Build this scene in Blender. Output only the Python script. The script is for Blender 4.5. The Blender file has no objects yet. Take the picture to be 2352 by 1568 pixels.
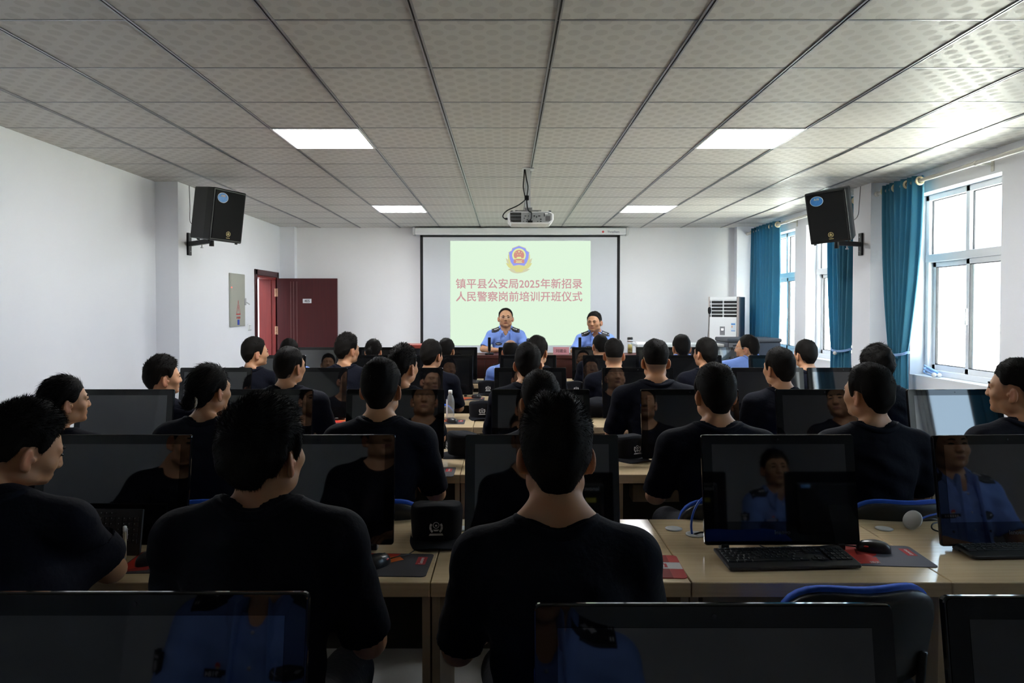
import bpy, bmesh, math, random
import numpy as np
from mathutils import Vector, Matrix, Euler
from mathutils.bvhtree import BVHTree

sc = bpy.context.scene
C = sc.collection
PI = math.pi

# ------------------------------------------------------------------ camera
CZ = 1.6                      # lens height above the room floor
F = 1650.0                    # focal length in pixels of a 2352 px wide frame
TH = math.radians(1.3)        # pitch, looking slightly down
cam_d = bpy.data.cameras.new('camera')
cam = bpy.data.objects.new('camera', cam_d); C.objects.link(cam)
cam.location = (0, 0, CZ)
cam.rotation_euler = (PI/2 - TH, 0, 0)
cam_d.sensor_width = 36.0
cam_d.lens = F*36.0/2352.0
cam_d.shift_x = 14/2352.0
cam_d.shift_y = -(76 - F*math.tan(TH))/2352.0
cam_d.clip_end = 2000
cam_d.clip_start = 0.05
sc.camera = cam

def P(px, py, y):
    """pixel -> point on the plane at depth y in front of the lens"""
    a = (px - 1162)/F
    b = (784 - (76 - F*math.tan(TH)) - py)/F          # v/depth
    ct, st = math.cos(TH), math.sin(TH)
    # v = y st + dz ct ; depth = y ct - dz st ; v = b depth
    dz = y*(b*ct - st)/(ct + b*st)
    return Vector((a*(y*ct - dz*st), y, CZ + dz))

# ------------------------------------------------------------------ sky and exposure
sc.view_settings.view_transform = 'Standard'
sc.view_settings.look = 'None'
sc.view_settings.exposure = 1.08
sc.view_settings.gamma = 1.0
sc.view_settings.use_curve_mapping = False
SKY = 3.0
w = bpy.data.worlds.new('hazy_sky'); sc.world = w; w.use_nodes = True
nt = w.node_tree; nt.nodes.clear()
tc = nt.nodes.new('ShaderNodeTexCoord'); sp = nt.nodes.new('ShaderNodeSeparateXYZ')
rp = nt.nodes.new('ShaderNodeValToRGB'); bg = nt.nodes.new('ShaderNodeBackground'); ou = nt.nodes.new('ShaderNodeOutputWorld')
mr = nt.nodes.new('ShaderNodeMapRange'); mr.inputs[1].default_value = -1; mr.inputs[2].default_value = 1
nt.links.new(tc.outputs['Generated'], sp.inputs[0]); nt.links.new(sp.outputs[2], mr.inputs[0])
nt.links.new(mr.outputs[0], rp.inputs[0]); nt.links.new(rp.outputs[0], bg.inputs[0]); nt.links.new(bg.outputs[0], ou.inputs[0])
rp.color_ramp.elements[0].position = 0.49; rp.color_ramp.elements[0].color = (0.80, 0.80, 0.80, 1)
rp.color_ramp.elements[1].position = 0.52; rp.color_ramp.elements[1].color = (0.58, 0.78, 1.0, 1)
bg.inputs[1].default_value = SKY

# ------------------------------------------------------------------ room measures
H = 2.8085
XL, XR = -3.35, 3.70
YB, YF = -4.5, 10.78           # back of the room, front wall
WINS = [(9.21, 10.40), (7.68, 8.87), (5.38, 6.57), (3.85, 5.04), (1.90, 3.09)]
WZ0, WZ1 = 1.0, 2.62
WT = 0.24                      # wall thickness

# high sun on the far side of the building: it lights the fields below the windows
L = bpy.data.lights.new('sun', 'SUN'); L.energy = 85.0; L.angle = 0.01; L.color = (1.0, 0.97, 0.9)
o = bpy.data.objects.new('sun', L); C.objects.link(o); o.rotation_euler = (math.radians(12), math.radians(-38), 0); o.location = (-5, 0, 20)

# daylight enters through the windows: portals guide the sky's own light
for i, (a, b) in enumerate(WINS):
    L = bpy.data.lights.new('window_portal', 'AREA'); L.shape = 'RECTANGLE'
    L.size = b - a; L.size_y = WZ1 - WZ0; L.cycles.is_portal = True
    o = bpy.data.objects.new('window_portal', L); C.objects.link(o)
    o.location = (XR + WT + 0.02, (a + b)/2, (WZ0 + WZ1)/2); o.rotation_euler = (PI/2, 0, PI/2)

# lit corridor beyond the open door
L = bpy.data.lights.new('corridor_lamp', 'AREA'); L.shape = 'RECTANGLE'; L.size = 1.6; L.size_y = 3.0; L.energy = 40
o = bpy.data.objects.new('corridor_lamp', L); C.objects.link(o); o.location = (-4.7, 9.6, 2.7)

# ------------------------------------------------------------------ materials
MATS = {}
def mat(name, col, rough=0.6, spec=0.5, metal=0.0, emit=0.0, alpha=1.0, trans=0.0, noise=0.0, nscale=40.0, bump=0.0,
        bscale=200.0, ior=None, coat=0.0, sss=0.0, sheen=0.0):
    if name in MATS: return MATS[name]
    m = bpy.data.materials.new(name); m.use_nodes = True
    b = m.node_tree.nodes['Principled BSDF']; n = m.node_tree.nodes; l = m.node_tree.links
    b.inputs['Base Color'].default_value = (*col, 1); b.inputs['Roughness'].default_value = rough
    b.inputs['Specular IOR Level'].default_value = spec; b.inputs['Metallic'].default_value = metal
    if ior: b.inputs['IOR'].default_value = ior
    if coat: b.inputs['Coat Weight'].default_value = coat
    if trans: b.inputs['Transmission Weight'].default_value = trans
    if sheen: b.inputs['Sheen Weight'].default_value = sheen
    if sss:
        b.inputs['Subsurface Weight'].default_value = sss
        b.inputs['Subsurface Radius'].default_value = (1.0, 0.3, 0.15); b.inputs['Subsurface Scale'].default_value = 0.012
    if emit:
        b.inputs['Emission Color'].default_value = (*col, 1); b.inputs['Emission Strength'].default_value = emit
    if noise or bump:
        t = n.new('ShaderNodeTexCoord')
    if noise:
        x = n.new('ShaderNodeTexNoise'); x.inputs['Scale'].default_value = nscale; x.inputs['Detail'].default_value = 4
        l.new(t.outputs['Object'], x.inputs['Vector'])
        mx = n.new('ShaderNodeMix'); mx.data_type = 'RGBA'; mx.inputs[0].default_value = 0.5
        mx.inputs[6].default_value = (*[max(0, c*(1 - noise)) for c in col], 1)
        mx.inputs[7].default_value = (*[min(1, c*(1 + noise)) for c in col], 1)
        l.new(x.outputs[0], mx.inputs[0]); l.new(mx.outputs[2], b.inputs['Base Color'])
    if bump:
        x = n.new('ShaderNodeTexNoise'); x.inputs['Scale'].default_value = bscale; x.inputs['Detail'].default_value = 3
        l.new(t.outputs['Object'], x.inputs['Vector'])
        bp = n.new('ShaderNodeBump'); bp.inputs['Strength'].default_value = bump; bp.inputs['Distance'].default_value = 0.01
        l.new(x.outputs[0], bp.inputs['Height']); l.new(bp.outputs[0], b.inputs['Normal'])
    MATS[name] = m
    return m

def emission(name, col, s):
    if name in MATS: return MATS[name]
    m = bpy.data.materials.new(name); m.use_nodes = True; n = m.node_tree.nodes; n.clear()
    e = n.new('ShaderNodeEmission'); o = n.new('ShaderNodeOutputMaterial')
    e.inputs[0].default_value = (*col, 1); e.inputs[1].default_value = s
    m.node_tree.links.new(e.outputs[0], o.inputs[0]); MATS[name] = m
    return m

def wood_mat(name, c1, c2, rough=0.35, along='x', scale=1.0, spec=0.4):
    m = mat(name, c1, rough, spec); n = m.node_tree.nodes; l = m.node_tree.links; b = n['Principled BSDF']
    t = n.new('ShaderNodeTexCoord'); mp = n.new('ShaderNodeMapping'); x = n.new('ShaderNodeTexNoise'); y = n.new('ShaderNodeTexNoise')
    s = {'x': (3, 90, 90), 'y': (90, 3, 90), 'z': (90, 90, 3)}[along]
    mp.inputs['Scale'].default_value = [v*scale for v in s]
    x.inputs['Scale'].default_value = 1.0; x.inputs['Detail'].default_value = 5
    y.inputs['Scale'].default_value = 3.0; y.inputs['Detail'].default_value = 2
    mx = n.new('ShaderNodeMix'); mx.data_type = 'RGBA'; mx.inputs[6].default_value = (*c1, 1); mx.inputs[7].default_value = (*c2, 1)
    ad = n.new('ShaderNodeMath'); ad.operation = 'MULTIPLY_ADD'; ad.inputs[1].default_value = 0.3; 
    l.new(t.outputs['Object'], mp.inputs[0]); l.new(mp.outputs[0], x.inputs['Vector']); l.new(t.outputs['Object'], y.inputs['Vector'])
    l.new(y.outputs[0], ad.inputs[0]); 
    mr = n.new('ShaderNodeMapRange'); mr.inputs[1].default_value = 0.3; mr.inputs[2].default_value = 0.7
    l.new(x.outputs[0], mr.inputs[0]); l.new(mr.outputs[0], ad.inputs[2])
    cl = n.new('ShaderNodeClamp'); l.new(ad.outputs[0], cl.inputs[0]); l.new(cl.outputs[0], mx.inputs[0]); l.new(mx.outputs[2], b.inputs['Base Color'])
    return m

M_wall = mat('white_wall_paint', (0.80, 0.815, 0.86), 0.85, 0.3, noise=0.015, nscale=3, bump=0.02, bscale=90)
M_wall_lit = mat('warm_lit_wall_paint', (0.86, 0.855, 0.865), 0.85, 0.3, noise=0.015, nscale=3)  # warmer tone, lightened so the front wall's stronger light sits in its colour
M_floor = mat('floor_tile', (0.52, 0.52, 0.50), 0.25, 0.5, noise=0.05, nscale=2)
M_upvc = mat('white_window_plastic', (0.78, 0.80, 0.83), 0.35, 0.5)
M_black = mat('black_plastic', (0.006, 0.006, 0.0065), 0.35, 0.4)
M_blackm = mat('matte_black_metal', (0.010, 0.010, 0.011), 0.5, 0.4)
M_grille = mat('black_cloth_grille', (0.005, 0.005, 0.0055), 0.8, 0.2, bump=0.15, bscale=900)
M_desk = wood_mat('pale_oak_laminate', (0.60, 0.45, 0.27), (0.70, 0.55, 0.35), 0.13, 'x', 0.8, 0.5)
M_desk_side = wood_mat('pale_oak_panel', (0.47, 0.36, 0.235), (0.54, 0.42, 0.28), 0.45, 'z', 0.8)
M_maho = wood_mat('red_mahogany', (0.040, 0.005, 0.005), (0.065, 0.010, 0.008), 0.5, 'x', 0.6)
M_doorw = wood_mat('dark_red_door_wood', (0.040, 0.0038, 0.005), (0.055, 0.006, 0.007), 0.36, 'z', 0.6)
M_jamb = wood_mat('red_door_jamb_wood', (0.15, 0.012, 0.011), (0.19, 0.018, 0.014), 0.36, 'z', 0.6)
M_chrome = mat('brushed_steel', (0.6, 0.6, 0.62), 0.3, 0.5, 1.0)
M_silver = mat('silver_plastic', (0.55, 0.56, 0.57), 0.4, 0.5)
M_white = mat('white_plastic', (0.80, 0.81, 0.82), 0.4, 0.5)
M_ink = mat('printed_black', (0.01, 0.01, 0.01), 0.6)
M_inkw = mat('printed_white', (0.75, 0.75, 0.75), 0.6)
M_inkg = mat('printed_gold', (0.55, 0.43, 0.18), 0.4, 0.5)
M_inkr = mat('printed_red', (0.45, 0.03, 0.03), 0.6)
M_inkb = mat('printed_blue', (0.03, 0.06, 0.35), 0.6)

# ------------------------------------------------------------------ mesh helpers
def link(o, parent=None):
    C.objects.link(o)
    if parent is not None: o.parent = parent
    return o

def mesh_obj(name, v, f, m, parent=None, smooth=False, mats=None, mi=None):
    me = bpy.data.meshes.new(name)
    me.from_pydata([tuple(x) for x in v] if not isinstance(v, np.ndarray) else v.tolist(), [], f if not isinstance(f, np.ndarray) else f.tolist())
    for k in (mats or [m]): me.materials.append(k)
    if mi is not None: me.polygons.foreach_set('material_index', np.asarray(mi, dtype=np.int32))
    if smooth: me.polygons.foreach_set('use_smooth', np.ones(len(me.polygons), dtype=bool))
    me.update()
    return link(bpy.data.objects.new(name, me), parent)

class MB:
    """collects shapes, then links them as one mesh object"""
    def __init__(s): s.v = []; s.f = []; s.mi = []; s.sm = []
    def add(s, v, f, T=None, mi=0, smooth=False):
        k = len(s.v)
        for p in v:
            p = Vector(p)
            s.v.append(tuple(T @ p) if T is not None else tuple(p))
        for q in f: s.f.append([i + k for i in q]); s.mi.append(mi); s.sm.append(smooth)
        return s
    def box(s, x0, x1, y0, y1, z0, z1, T=None, mi=0, b=0.0, seg=1):
        if b <= 0:
            v = [(x, y, z) for x in (x0, x1) for y in (y0, y1) for z in (z0, z1)]
            f = [(0, 1, 3, 2), (4, 6, 7, 5), (0, 4, 5, 1), (2, 3, 7, 6), (0, 2, 6, 4), (1, 5, 7, 3)]
            return s.add(v, f, T, mi)
        bm = bmesh.new(); bmesh.ops.create_cube(bm, size=1)
        for q in bm.verts: q.co = ((x0+x1)/2 + q.co.x*(x1-x0), (y0+y1)/2 + q.co.y*(y1-y0), (z0+z1)/2 + q.co.z*(z1-z0))
        b = min(b, 0.49*min(abs(x1-x0), abs(y1-y0), abs(z1-z0)))
        bmesh.ops.bevel(bm, geom=bm.edges[:], offset=b, segments=seg, profile=0.5, affect='EDGES')
        bm.verts.index_update()
        s.add([q.co.copy() for q in bm.verts], [[q.index for q in f.verts] for f in bm.faces], T, mi, smooth=False); bm.free()
        return s
    def prism(s, poly, d0, d1, T=None, mi=0, axis='z'):
        n = len(poly)
        def m(p, d): return {'z': (p[0], p[1], d), 'y': (p[0], d, p[1]), 'x': (d, p[0], p[1])}[axis]
        v = [m(p, d0) for p in poly] + [m(p, d1) for p in poly]
        f = [list(range(n))[::-1], list(range(n, 2*n))] + [[i, (i+1) % n, n+(i+1) % n, n+i] for i in range(n)]
        return s.add(v, f, T, mi)
    def tube(s, pts, r, n=8, T=None, mi=0, cap=True):
        pts = [Vector(p) for p in pts]; rr = r if isinstance(r, (list, tuple)) else [r]*len(pts)
        v = []; f = []; prev = None
        for i, p in enumerate(pts):
            d = (pts[min(i+1, len(pts)-1)] - pts[max(i-1, 0)]).normalized()
            if prev is None:
                a = d.orthogonal().normalized()
            else:
                a = (prev - d*prev.dot(d)); a = a.normalized() if a.length > 1e-6 else d.orthogonal().normalized()
            prev = a; c = d.cross(a)
            for k in range(n):
                t = 2*PI*k/n; v.append(p + (a*math.cos(t) + c*math.sin(t))*rr[i])
        for i in range(len(pts)-1):
            for k in range(n): f.append([i*n+k, i*n+(k+1) % n, (i+1)*n+(k+1) % n, (i+1)*n+k])
        if cap: f.append(list(range(n))[::-1]); f.append([(len(pts)-1)*n+k for k in range(n)])
        return s.add(v, f, T, mi, True)
    def lathe(s, prof, n=24, T=None, mi=0, sx=1.0, sy=1.0):
        v = []; f = []
        for r, z in prof:
            for k in range(n): v.append((r*sx*math.cos(2*PI*k/n), r*sy*math.sin(2*PI*k/n), z))
        for i in range(len(prof)-1):
            for k in range(n): f.append([i*n+k, i*n+(k+1) % n, (i+1)*n+(k+1) % n, (i+1)*n+k])
        if prof[0][0] > 1e-5: f.append(list(range(n))[::-1])
        if prof[-1][0] > 1e-5: f.append([(len(prof)-1)*n+k for k in range(n)])
        return s.add(v, f, T, mi, True)
    def ball(s, c, r, n=16, T=None, mi=0):
        r = r if isinstance(r, (tuple, list)) else (r, r, r)
        T2 = Matrix.Translation(c) @ Matrix.Diagonal((*r, 1))
        if T is not None: T2 = T @ T2
        m = n//2
        return s.lathe([(math.sin(PI*i/m) if 0 < i < m else 1e-6, -math.cos(PI*i/m)) for i in range(m+1)], n, T2, mi)
    def grid(s, fn, nu, nv, T=None, mi=0, smooth=True):
        v = [fn(i/nu, j/nv) for i in range(nu+1) for j in range(nv+1)]
        f = [[i*(nv+1)+j, (i+1)*(nv+1)+j, (i+1)*(nv+1)+j+1, i*(nv+1)+j+1] for i in range(nu) for j in range(nv)]
        return s.add(v, f, T, mi, smooth)
    def build(s, name, m, parent=None, loc=None):
        o = mesh_obj(name, s.v, s.f, None, parent, mats=m if isinstance(m, (list, tuple)) else [m], mi=s.mi)
        o.data.polygons.foreach_set('use_smooth', np.asarray(s.sm, dtype=bool))
        if loc is not None: o.location = loc
        return o

def tag(o, label=None, cat=None, group=None, kind=None):
    if label: o['label'] = label
    if cat: o['category'] = cat
    if group: o['group'] = group
    if kind: o['kind'] = kind
    return o
def thing(name, label, cat, loc=(0, 0, 0), rz=0.0, group=None):
    o = bpy.data.objects.new(name, None); link(o); o.location = loc; o.rotation_euler = (0, 0, rz); o.empty_display_size = 0.05
    return tag(o, label, cat, group)
def struct(o): o['kind'] = 'structure'; return o
def copy_tree(o, loc=None, rz=None, label=None, group=None, parent=None):
    c = o.copy(); C.objects.link(c); c.parent = parent
    if loc is not None: c.location = loc
    if rz is not None: c.rotation_euler = (0, 0, rz)
    if label: c['label'] = label
    if group: c['group'] = group
    for ch in list(o.children): copy_tree(ch, parent=c)
    return c

_DG = None
def text_bm(txt, size, bold=0.0, depth=0.0006, res=3, spacing=1.0):
    """(verts, faces) of a line of writing, centred, in the x-y plane"""
    cu = bpy.data.curves.new('t', 'FONT'); cu.body = txt; cu.size = size; cu.align_x = 'CENTER'; cu.align_y = 'CENTER'
    cu.offset = bold*size; cu.extrude = depth; cu.resolution_u = res; cu.space_character = spacing
    o = bpy.data.objects.new('t', cu); C.objects.link(o)
    bpy.context.view_layer.update()
    me = bpy.data.meshes.new_from_object(o.evaluated_get(bpy.context.evaluated_depsgraph_get()))
    v = [x.co.copy() for x in me.vertices]; f = [list(p.vertices) for p in me.polygons]
    bpy.data.objects.remove(o); bpy.data.meshes.remove(me); bpy.data.curves.remove(cu)
    return v, f
def text(name, txt, size, m, parent, T, bold=0.0, width=None, depth=0.0006, res=3, height=None):
    v, f = text_bm(txt, size, 0.0, depth, res)
    if bold > 0 and v:                 # heavier strokes: the same line set four times, slightly shifted
        V = []; Fc = []
        for k, (ox, oy) in enumerate(((-1, -1), (1, -1), (-1, 1), (1, 1))):
            n0 = len(V); V += [p+Vector((ox*bold*size, oy*bold*size, 0.00002*k)) for p in v]; Fc += [[i+n0 for i in q] for q in f]
        v, f = V, Fc
    if v:
        x0 = min(p.x for p in v); x1 = max(p.x for p in v); y0 = min(p.y for p in v); y1 = max(p.y for p in v)
        sx = width/(x1-x0) if width else 1; sy = height/(y1-y0) if height else (sx if width else 1)
        v = [Vector(((p.x-(x0+x1)/2)*sx, (p.y-(y0+y1)/2)*sy, p.z)) for p in v]
    return MB().add(v, f, T).build(name, m, parent)
UP = Matrix.Rotation(PI/2, 4, 'X')      # writing plane x-y -> x-z, facing -y
def circle(r, n=24, cx=0, cy=0, sx=1, sy=1): return [(cx+r*sx*math.cos(2*PI*i/n), cy+r*sy*math.sin(2*PI*i/n)) for i in range(n)]
def star(r, cx=0, cy=0, k=5, q=0.4): return [(cx+(r if i % 2 == 0 else r*q)*math.sin(PI*i/k), cy+(r if i % 2 == 0 else r*q)*math.cos(PI*i/k)) for i in range(2*k)]
def rrect(w, h, r, n=4):
    out = []
    for cx, cy, a in ((w/2-r, h/2-r, 0), (-w/2+r, h/2-r, 90), (-w/2+r, -h/2+r, 180), (w/2-r, -h/2+r, 270)):
        for i in range(n+1):
            t = math.radians(a + 90*i/n); out.append((cx+r*math.cos(t), cy+r*math.sin(t)))
    return out
def spline(pts, n=8):
    pts = [Vector(p) for p in pts]; out = []
    for i in range(len(pts)-1):
        p0 = pts[max(i-1, 0)]; p1 = pts[i]; p2 = pts[i+1]; p3 = pts[min(i+2, len(pts)-1)]
        for k in range(n):
            t = k/n; out.append(0.5*((2*p1) + (p2-p0)*t + (2*p0-5*p1+4*p2-p3)*t*t + (3*p1-p0-3*p2+p3)*t**3))
    out.append(pts[-1]); return out
# ================================================================== room shell
m = MB(); m.box(XL-3, XR+WT, YB-0.3, YF+0.3, -0.1, 0)
struct(m.build('floor', M_floor))

# ceiling: printed gypsum tiles in a metal grid
def ceiling_mat():
    mm = mat('printed_ceiling_tile', (0.6, 0.6, 0.59), 0.4, 0.5); n = mm.node_tree.nodes; l = mm.node_tree.links; b = n['Principled BSDF']
    t = n.new('ShaderNodeTexCoord'); s = n.new('ShaderNodeSeparateXYZ'); l.new(t.outputs['Object'], s.inputs[0])
    def M(op, a, bb=None, c=None):
        k = n.new('ShaderNodeMath'); k.operation = op
        for i, v in enumerate((a, bb, c)):
            if v is None: continue
            if isinstance(v, (int, float)): k.inputs[i].default_value = v
            else: l.new(v, k.inputs[i])
        return k.outputs[0]
    PX, PY = 0.12, 0.12
    def cell(ox, oy, ax, ay):
        dx = M('MULTIPLY', M('SUBTRACT', M('FRACT', M('ADD', M('DIVIDE', s.outputs[0], PX), ox)), 0.5), PX/ax)
        dy = M('MULTIPLY', M('SUBTRACT', M('FRACT', M('ADD', M('DIVIDE', s.outputs[1], PY), oy)), 0.5), PY/ay)
        return M('ADD', M('MULTIPLY', dx, dx), M('MULTIPLY', dy, dy))
    e = M('MINIMUM', cell(0, 0, 0.027, 0.032), cell(0.5, 0.5, 0.027, 0.032))
    r = n.new('ShaderNodeMapRange'); r.interpolation_type = 'SMOOTHSTEP'
    r.inputs[1].default_value = 0.92; r.inputs[2].default_value = 1.12; l.new(e, r.inputs[0])
    mx = n.new('ShaderNodeMix'); mx.data_type = 'RGBA'; mx.inputs[6].default_value = (0.455, 0.440, 0.416, 1); mx.inputs[7].default_value = (0.505, 0.490, 0.463, 1)
    l.new(r.outputs[0], mx.inputs[0]); l.new(mx.outputs[2], b.inputs['Base Color'])
    rr = n.new('ShaderNodeMapRange'); rr.inputs[3].default_value = 0.58; rr.inputs[4].default_value = 0.45
    l.new(r.outputs[0], rr.inputs[0]); l.new(rr.outputs[0], b.inputs['Roughness'])
    b.inputs['Specular IOR Level'].default_value = 0.6
    return mm
m = MB(); m.box(XL, XR+WT, YB, YF, H, H+0.15)
ceil = struct(m.build('ceiling', ceiling_mat()))
GX = [0.2185+0.6*k for k in range(-6, 6)]
GY = [3.04+0.6*k for k in range(-10, 13)]
M_grid = mat('grey_ceiling_grid_metal', (0.30, 0.30, 0.32), 0.32, 0.5, 0.85)
M_gap = mat('dark_grid_groove', (0.05, 0.05, 0.055), 0.6)
m = MB()
for x in GX:
    if XL < x < XR:
        m.box(x-0.012, x-0.004, YB, YF, H-0.006, H+0.002); m.box(x+0.004, x+0.012, YB, YF, H-0.006, H+0.002)
        m.box(x-0.004, x+0.004, YB, YF, H-0.002, H+0.002, mi=1)
for y in GY:
    if YB < y < YF: m.box(XL, XR, y-0.005, y+0.005, H-0.002, H+0.002, mi=0); m.box(XL, XR, y+0.005, y+0.008, H-0.0015, H+0.002, mi=1)
struct(m.build('ceiling_grid', [M_grid, M_gap], ceil))

# walls
m = MB(); m.box(XL-0.24, XL, YB, 9.65, 0, H); m.box(XL-0.24, XL, 10.48, YF, 0, H); m.box(XL-0.24, XL, 9.65, 10.48, 2.05, H)
struct(m.build('wall_left', M_wall))
for k, (a, b) in enumerate(((6.88, 7.32), (10.66, YF), (0.7, 1.14))):
    m = MB(); m.box(XL, -3.13, a, b, 0, H); struct(m.build('trim_%d' % (k+1), M_wall))
m = MB(); m.box(XL-0.24, XR+WT, YF, YF+0.2, 0, H)
struct(m.build('wall_front', M_wall_lit))
m = MB(); m.box(XL-0.24, XR+WT, YB-0.2, YB, 0, H)
struct(m.build('wall_back', M_wall))
m = MB(); ys = sorted([v for a in WINS for v in a]); edges = [YB] + ys + [YF]
for i in range(0, len(edges), 2): m.box(XR, XR+WT, edges[i], edges[i+1], 0, H)
for a, b in WINS: m.box(XR, XR+WT, a, b, 0, WZ0-0.03); m.box(XR, XR+WT, a, b, WZ1, H)
struct(m.build('wall_right', M_wall))
for k, (x, a, b) in enumerate(((3.52, 6.95, 7.30), (3.52, 3.30, 3.68), (3.42, 10.66, YF))):
    m = MB(); m.box(x, XR, a, b, 0, H); struct(m.build('trim_%d' % (k+4), M_wall))

# corridor outside the door
m = MB(); m.box(-6.0, -5.8, 7.6, 12.2, 0, H); m.box(-6.0, XL-0.24, 12.0, 12.2, 0, H); m.box(-6.0, XL-0.24, 7.6, 7.8, 0, H)
m.box(-6.0, XL-0.24, 7.6, 12.2, H, H+0.1)
struct(m.build('wall_corridor', M_wall))

# landscape outside the fourth-floor windows
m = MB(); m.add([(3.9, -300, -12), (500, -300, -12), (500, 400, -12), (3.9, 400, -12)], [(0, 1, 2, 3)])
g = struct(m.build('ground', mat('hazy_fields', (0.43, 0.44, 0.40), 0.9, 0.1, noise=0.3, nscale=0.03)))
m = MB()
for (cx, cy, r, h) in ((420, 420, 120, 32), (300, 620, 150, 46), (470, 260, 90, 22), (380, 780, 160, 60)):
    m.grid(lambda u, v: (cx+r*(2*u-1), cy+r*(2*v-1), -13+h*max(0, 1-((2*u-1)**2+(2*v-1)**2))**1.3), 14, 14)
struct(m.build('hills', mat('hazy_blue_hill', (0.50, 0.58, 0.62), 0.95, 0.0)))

# windows
def glass_mat():
    mm = bpy.data.materials.new('window_glass'); mm.use_nodes = True; n = mm.node_tree.nodes; l = mm.node_tree.links; n.clear()
    t = n.new('ShaderNodeBsdfTransparent'); g = n.new('ShaderNodeBsdfGlossy'); g.inputs['Roughness'].default_value = 0.0
    fr = n.new('ShaderNodeFresnel'); fr.inputs[0].default_value = 1.45; mx = n.new('ShaderNodeMixShader'); o = n.new('ShaderNodeOutputMaterial')
    t.inputs[0].default_value = (0.97, 0.985, 0.98, 1)
    ge = n.new('ShaderNodeNewGeometry'); iv = n.new('ShaderNodeMath'); iv.operation = 'MULTIPLY_ADD'; iv.inputs[1].default_value = -1; iv.inputs[2].default_value = 1
    mu = n.new('ShaderNodeMath'); mu.operation = 'MULTIPLY'; l.new(ge.outputs['Backfacing'], iv.inputs[0]); l.new(fr.outputs[0], mu.inputs[0]); l.new(iv.outputs[0], mu.inputs[1])
    l.new(mu.outputs[0], mx.inputs[0]); l.new(t.outputs[0], mx.inputs[1]); l.new(g.outputs[0], mx.inputs[2]); l.new(mx.outputs[0], o.inputs[0])
    return mm
M_glass = glass_mat()
M_seal = mat('dark_window_seal', (0.03, 0.03, 0.035), 0.6)
for i, (a, b) in enumerate(WINS):
    o = bpy.data.objects.new('window_%d' % (i+1), None); link(o); struct(o); o.location = (XR+0.13, (a+b)/2, 0)
    hw = (b-a)/2; fx0, fx1 = 0.0, 0.07; T0 = 2.05; e = 0.05
    m = MB()
    m.box(fx0, fx1, -hw, -hw+e, WZ0, WZ1, b=0.004); m.box(fx0, fx1, hw-e, hw, WZ0, WZ1, b=0.004)
    m.box(fx0, fx1, -hw, hw, WZ0, WZ0+e, b=0.004); m.box(fx0, fx1, -hw, hw, WZ1-e, WZ1, b=0.004)
    m.box(fx0-0.003, fx1, -hw, hw, T0-0.035, T0+0.035, b=0.004)
    m.box(fx0, fx1, -0.025, 0.025, T0, WZ1, b=0.004)
    m.box(-0.13, 0.02, -hw, hw, WZ0-0.03, WZ0)          # inner sill board
    struct(m.build('window_frame', M_upvc, o))
    for k, (y0, y1, dx) in enumerate(((-hw+e, 0.03, 0.012), (-0.03, hw-e, 0.042))):
        m = MB(); z0, z1 = WZ0+e, T0-0.035; s = 0.045
        m.box(dx, dx+0.026, y0, y0+s, z0, z1, b=0.003); m.box(dx, dx+0.026, y1-s, y1, z0, z1, b=0.003)
        m.box(dx, dx+0.026, y0, y1, z0, z0+s, b=0.003); m.box(dx, dx+0.026, y0, y1, z1-s, z1, b=0.003)
        for (p0, p1, q0, q1) in ((y0+s, y0+s+0.006, z0+s, z1-s), (y1-s-0.006, y1-s, z0+s, z1-s), (y0+s, y1-s, z1-s-0.006, z1-s), (y0+s, y1-s, z0+s, z0+s+0.006)):
            m.box(dx+0.002, dx+0.024, p0, p1, q0, q1, mi=1)
        sash = struct(m.build('window_sash', [M_upvc, M_seal], o))
        m = MB(); m.box(dx+0.011, dx+0.015, y0+s-0.005, y1-s+0.005, z0+s-0.005, z1-s+0.005)
        struct(m.build('window_pane', M_glass, o))
        if k == 0:
            m = MB(); m.box(dx-0.018, dx, y1-0.036, y1-0.012, 1.46, 1.60, b=0.006, seg=2); m.box(dx-0.03, dx-0.014, y1-0.03, y1-0.018, 1.50, 1.57, b=0.005, seg=2)
            struct(m.build('window_handle', M_white, o))
    for (y0, y1) in ((-hw+e, -0.025), (0.025, hw-e)):
        m = MB(); m.box(0.035, 0.039, y0-0.004, y1+0.004, T0+0.03, WZ1-e+0.004); struct(m.build('window_pane', M_glass, o))
        m = MB()
        for (p0, p1, q0, q1) in ((y0, y0+0.006, T0+0.035, WZ1-e), (y1-0.006, y1, T0+0.035, WZ1-e), (y0, y1, WZ1-e-0.006, WZ1-e)): m.box(0.03, 0.044, p0, p1, q0, q1)
        struct(m.build('window_seal', M_seal, o))

# ------------------------------------------------------------------ door in the left wall
o = bpy.data.objects.new('door_1', None); link(o); struct(o)
m = MB()
m.box(XL-0.005, XL+0.02, 9.575, 9.65, 0, 2.125, b=0.004); m.box(XL-0.005, XL+0.02, 10.48, 10.555, 0, 2.125, b=0.004); m.box(XL-0.005, XL+0.02, 9.575, 10.555, 2.05, 2.125, b=0.004)
struct(m.build('door_frame', M_doorw, o))
m = MB()
m.box(XL-0.24, XL, 10.45, 10.48, 0, 2.05); m.box(XL-0.24, XL, 9.65, 9.67, 0, 2.05); m.box(XL-0.24, XL, 9.67, 10.45, 2.02, 2.05)
m.box(XL-0.10, XL-0.06, 10.435, 10.45, 0, 2.02)
struct(m.build('door_jamb', M_jamb, o))
m = MB(); x0, x1, yl = XL+0.025, -2.45, 10.44
m.box(x0, x1, yl, yl+0.04, 0.02, 2.035, b=0.003)
leaf = struct(m.build('door_leaf', M_doorw, o))
m = MB()
for px in (668, 674.5, 682):
    xx = P(px, 700, yl).x; m.box(xx-0.004, xx+0.004, yl-0.0025, yl+0.001, 0.06, 1.99)
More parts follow.
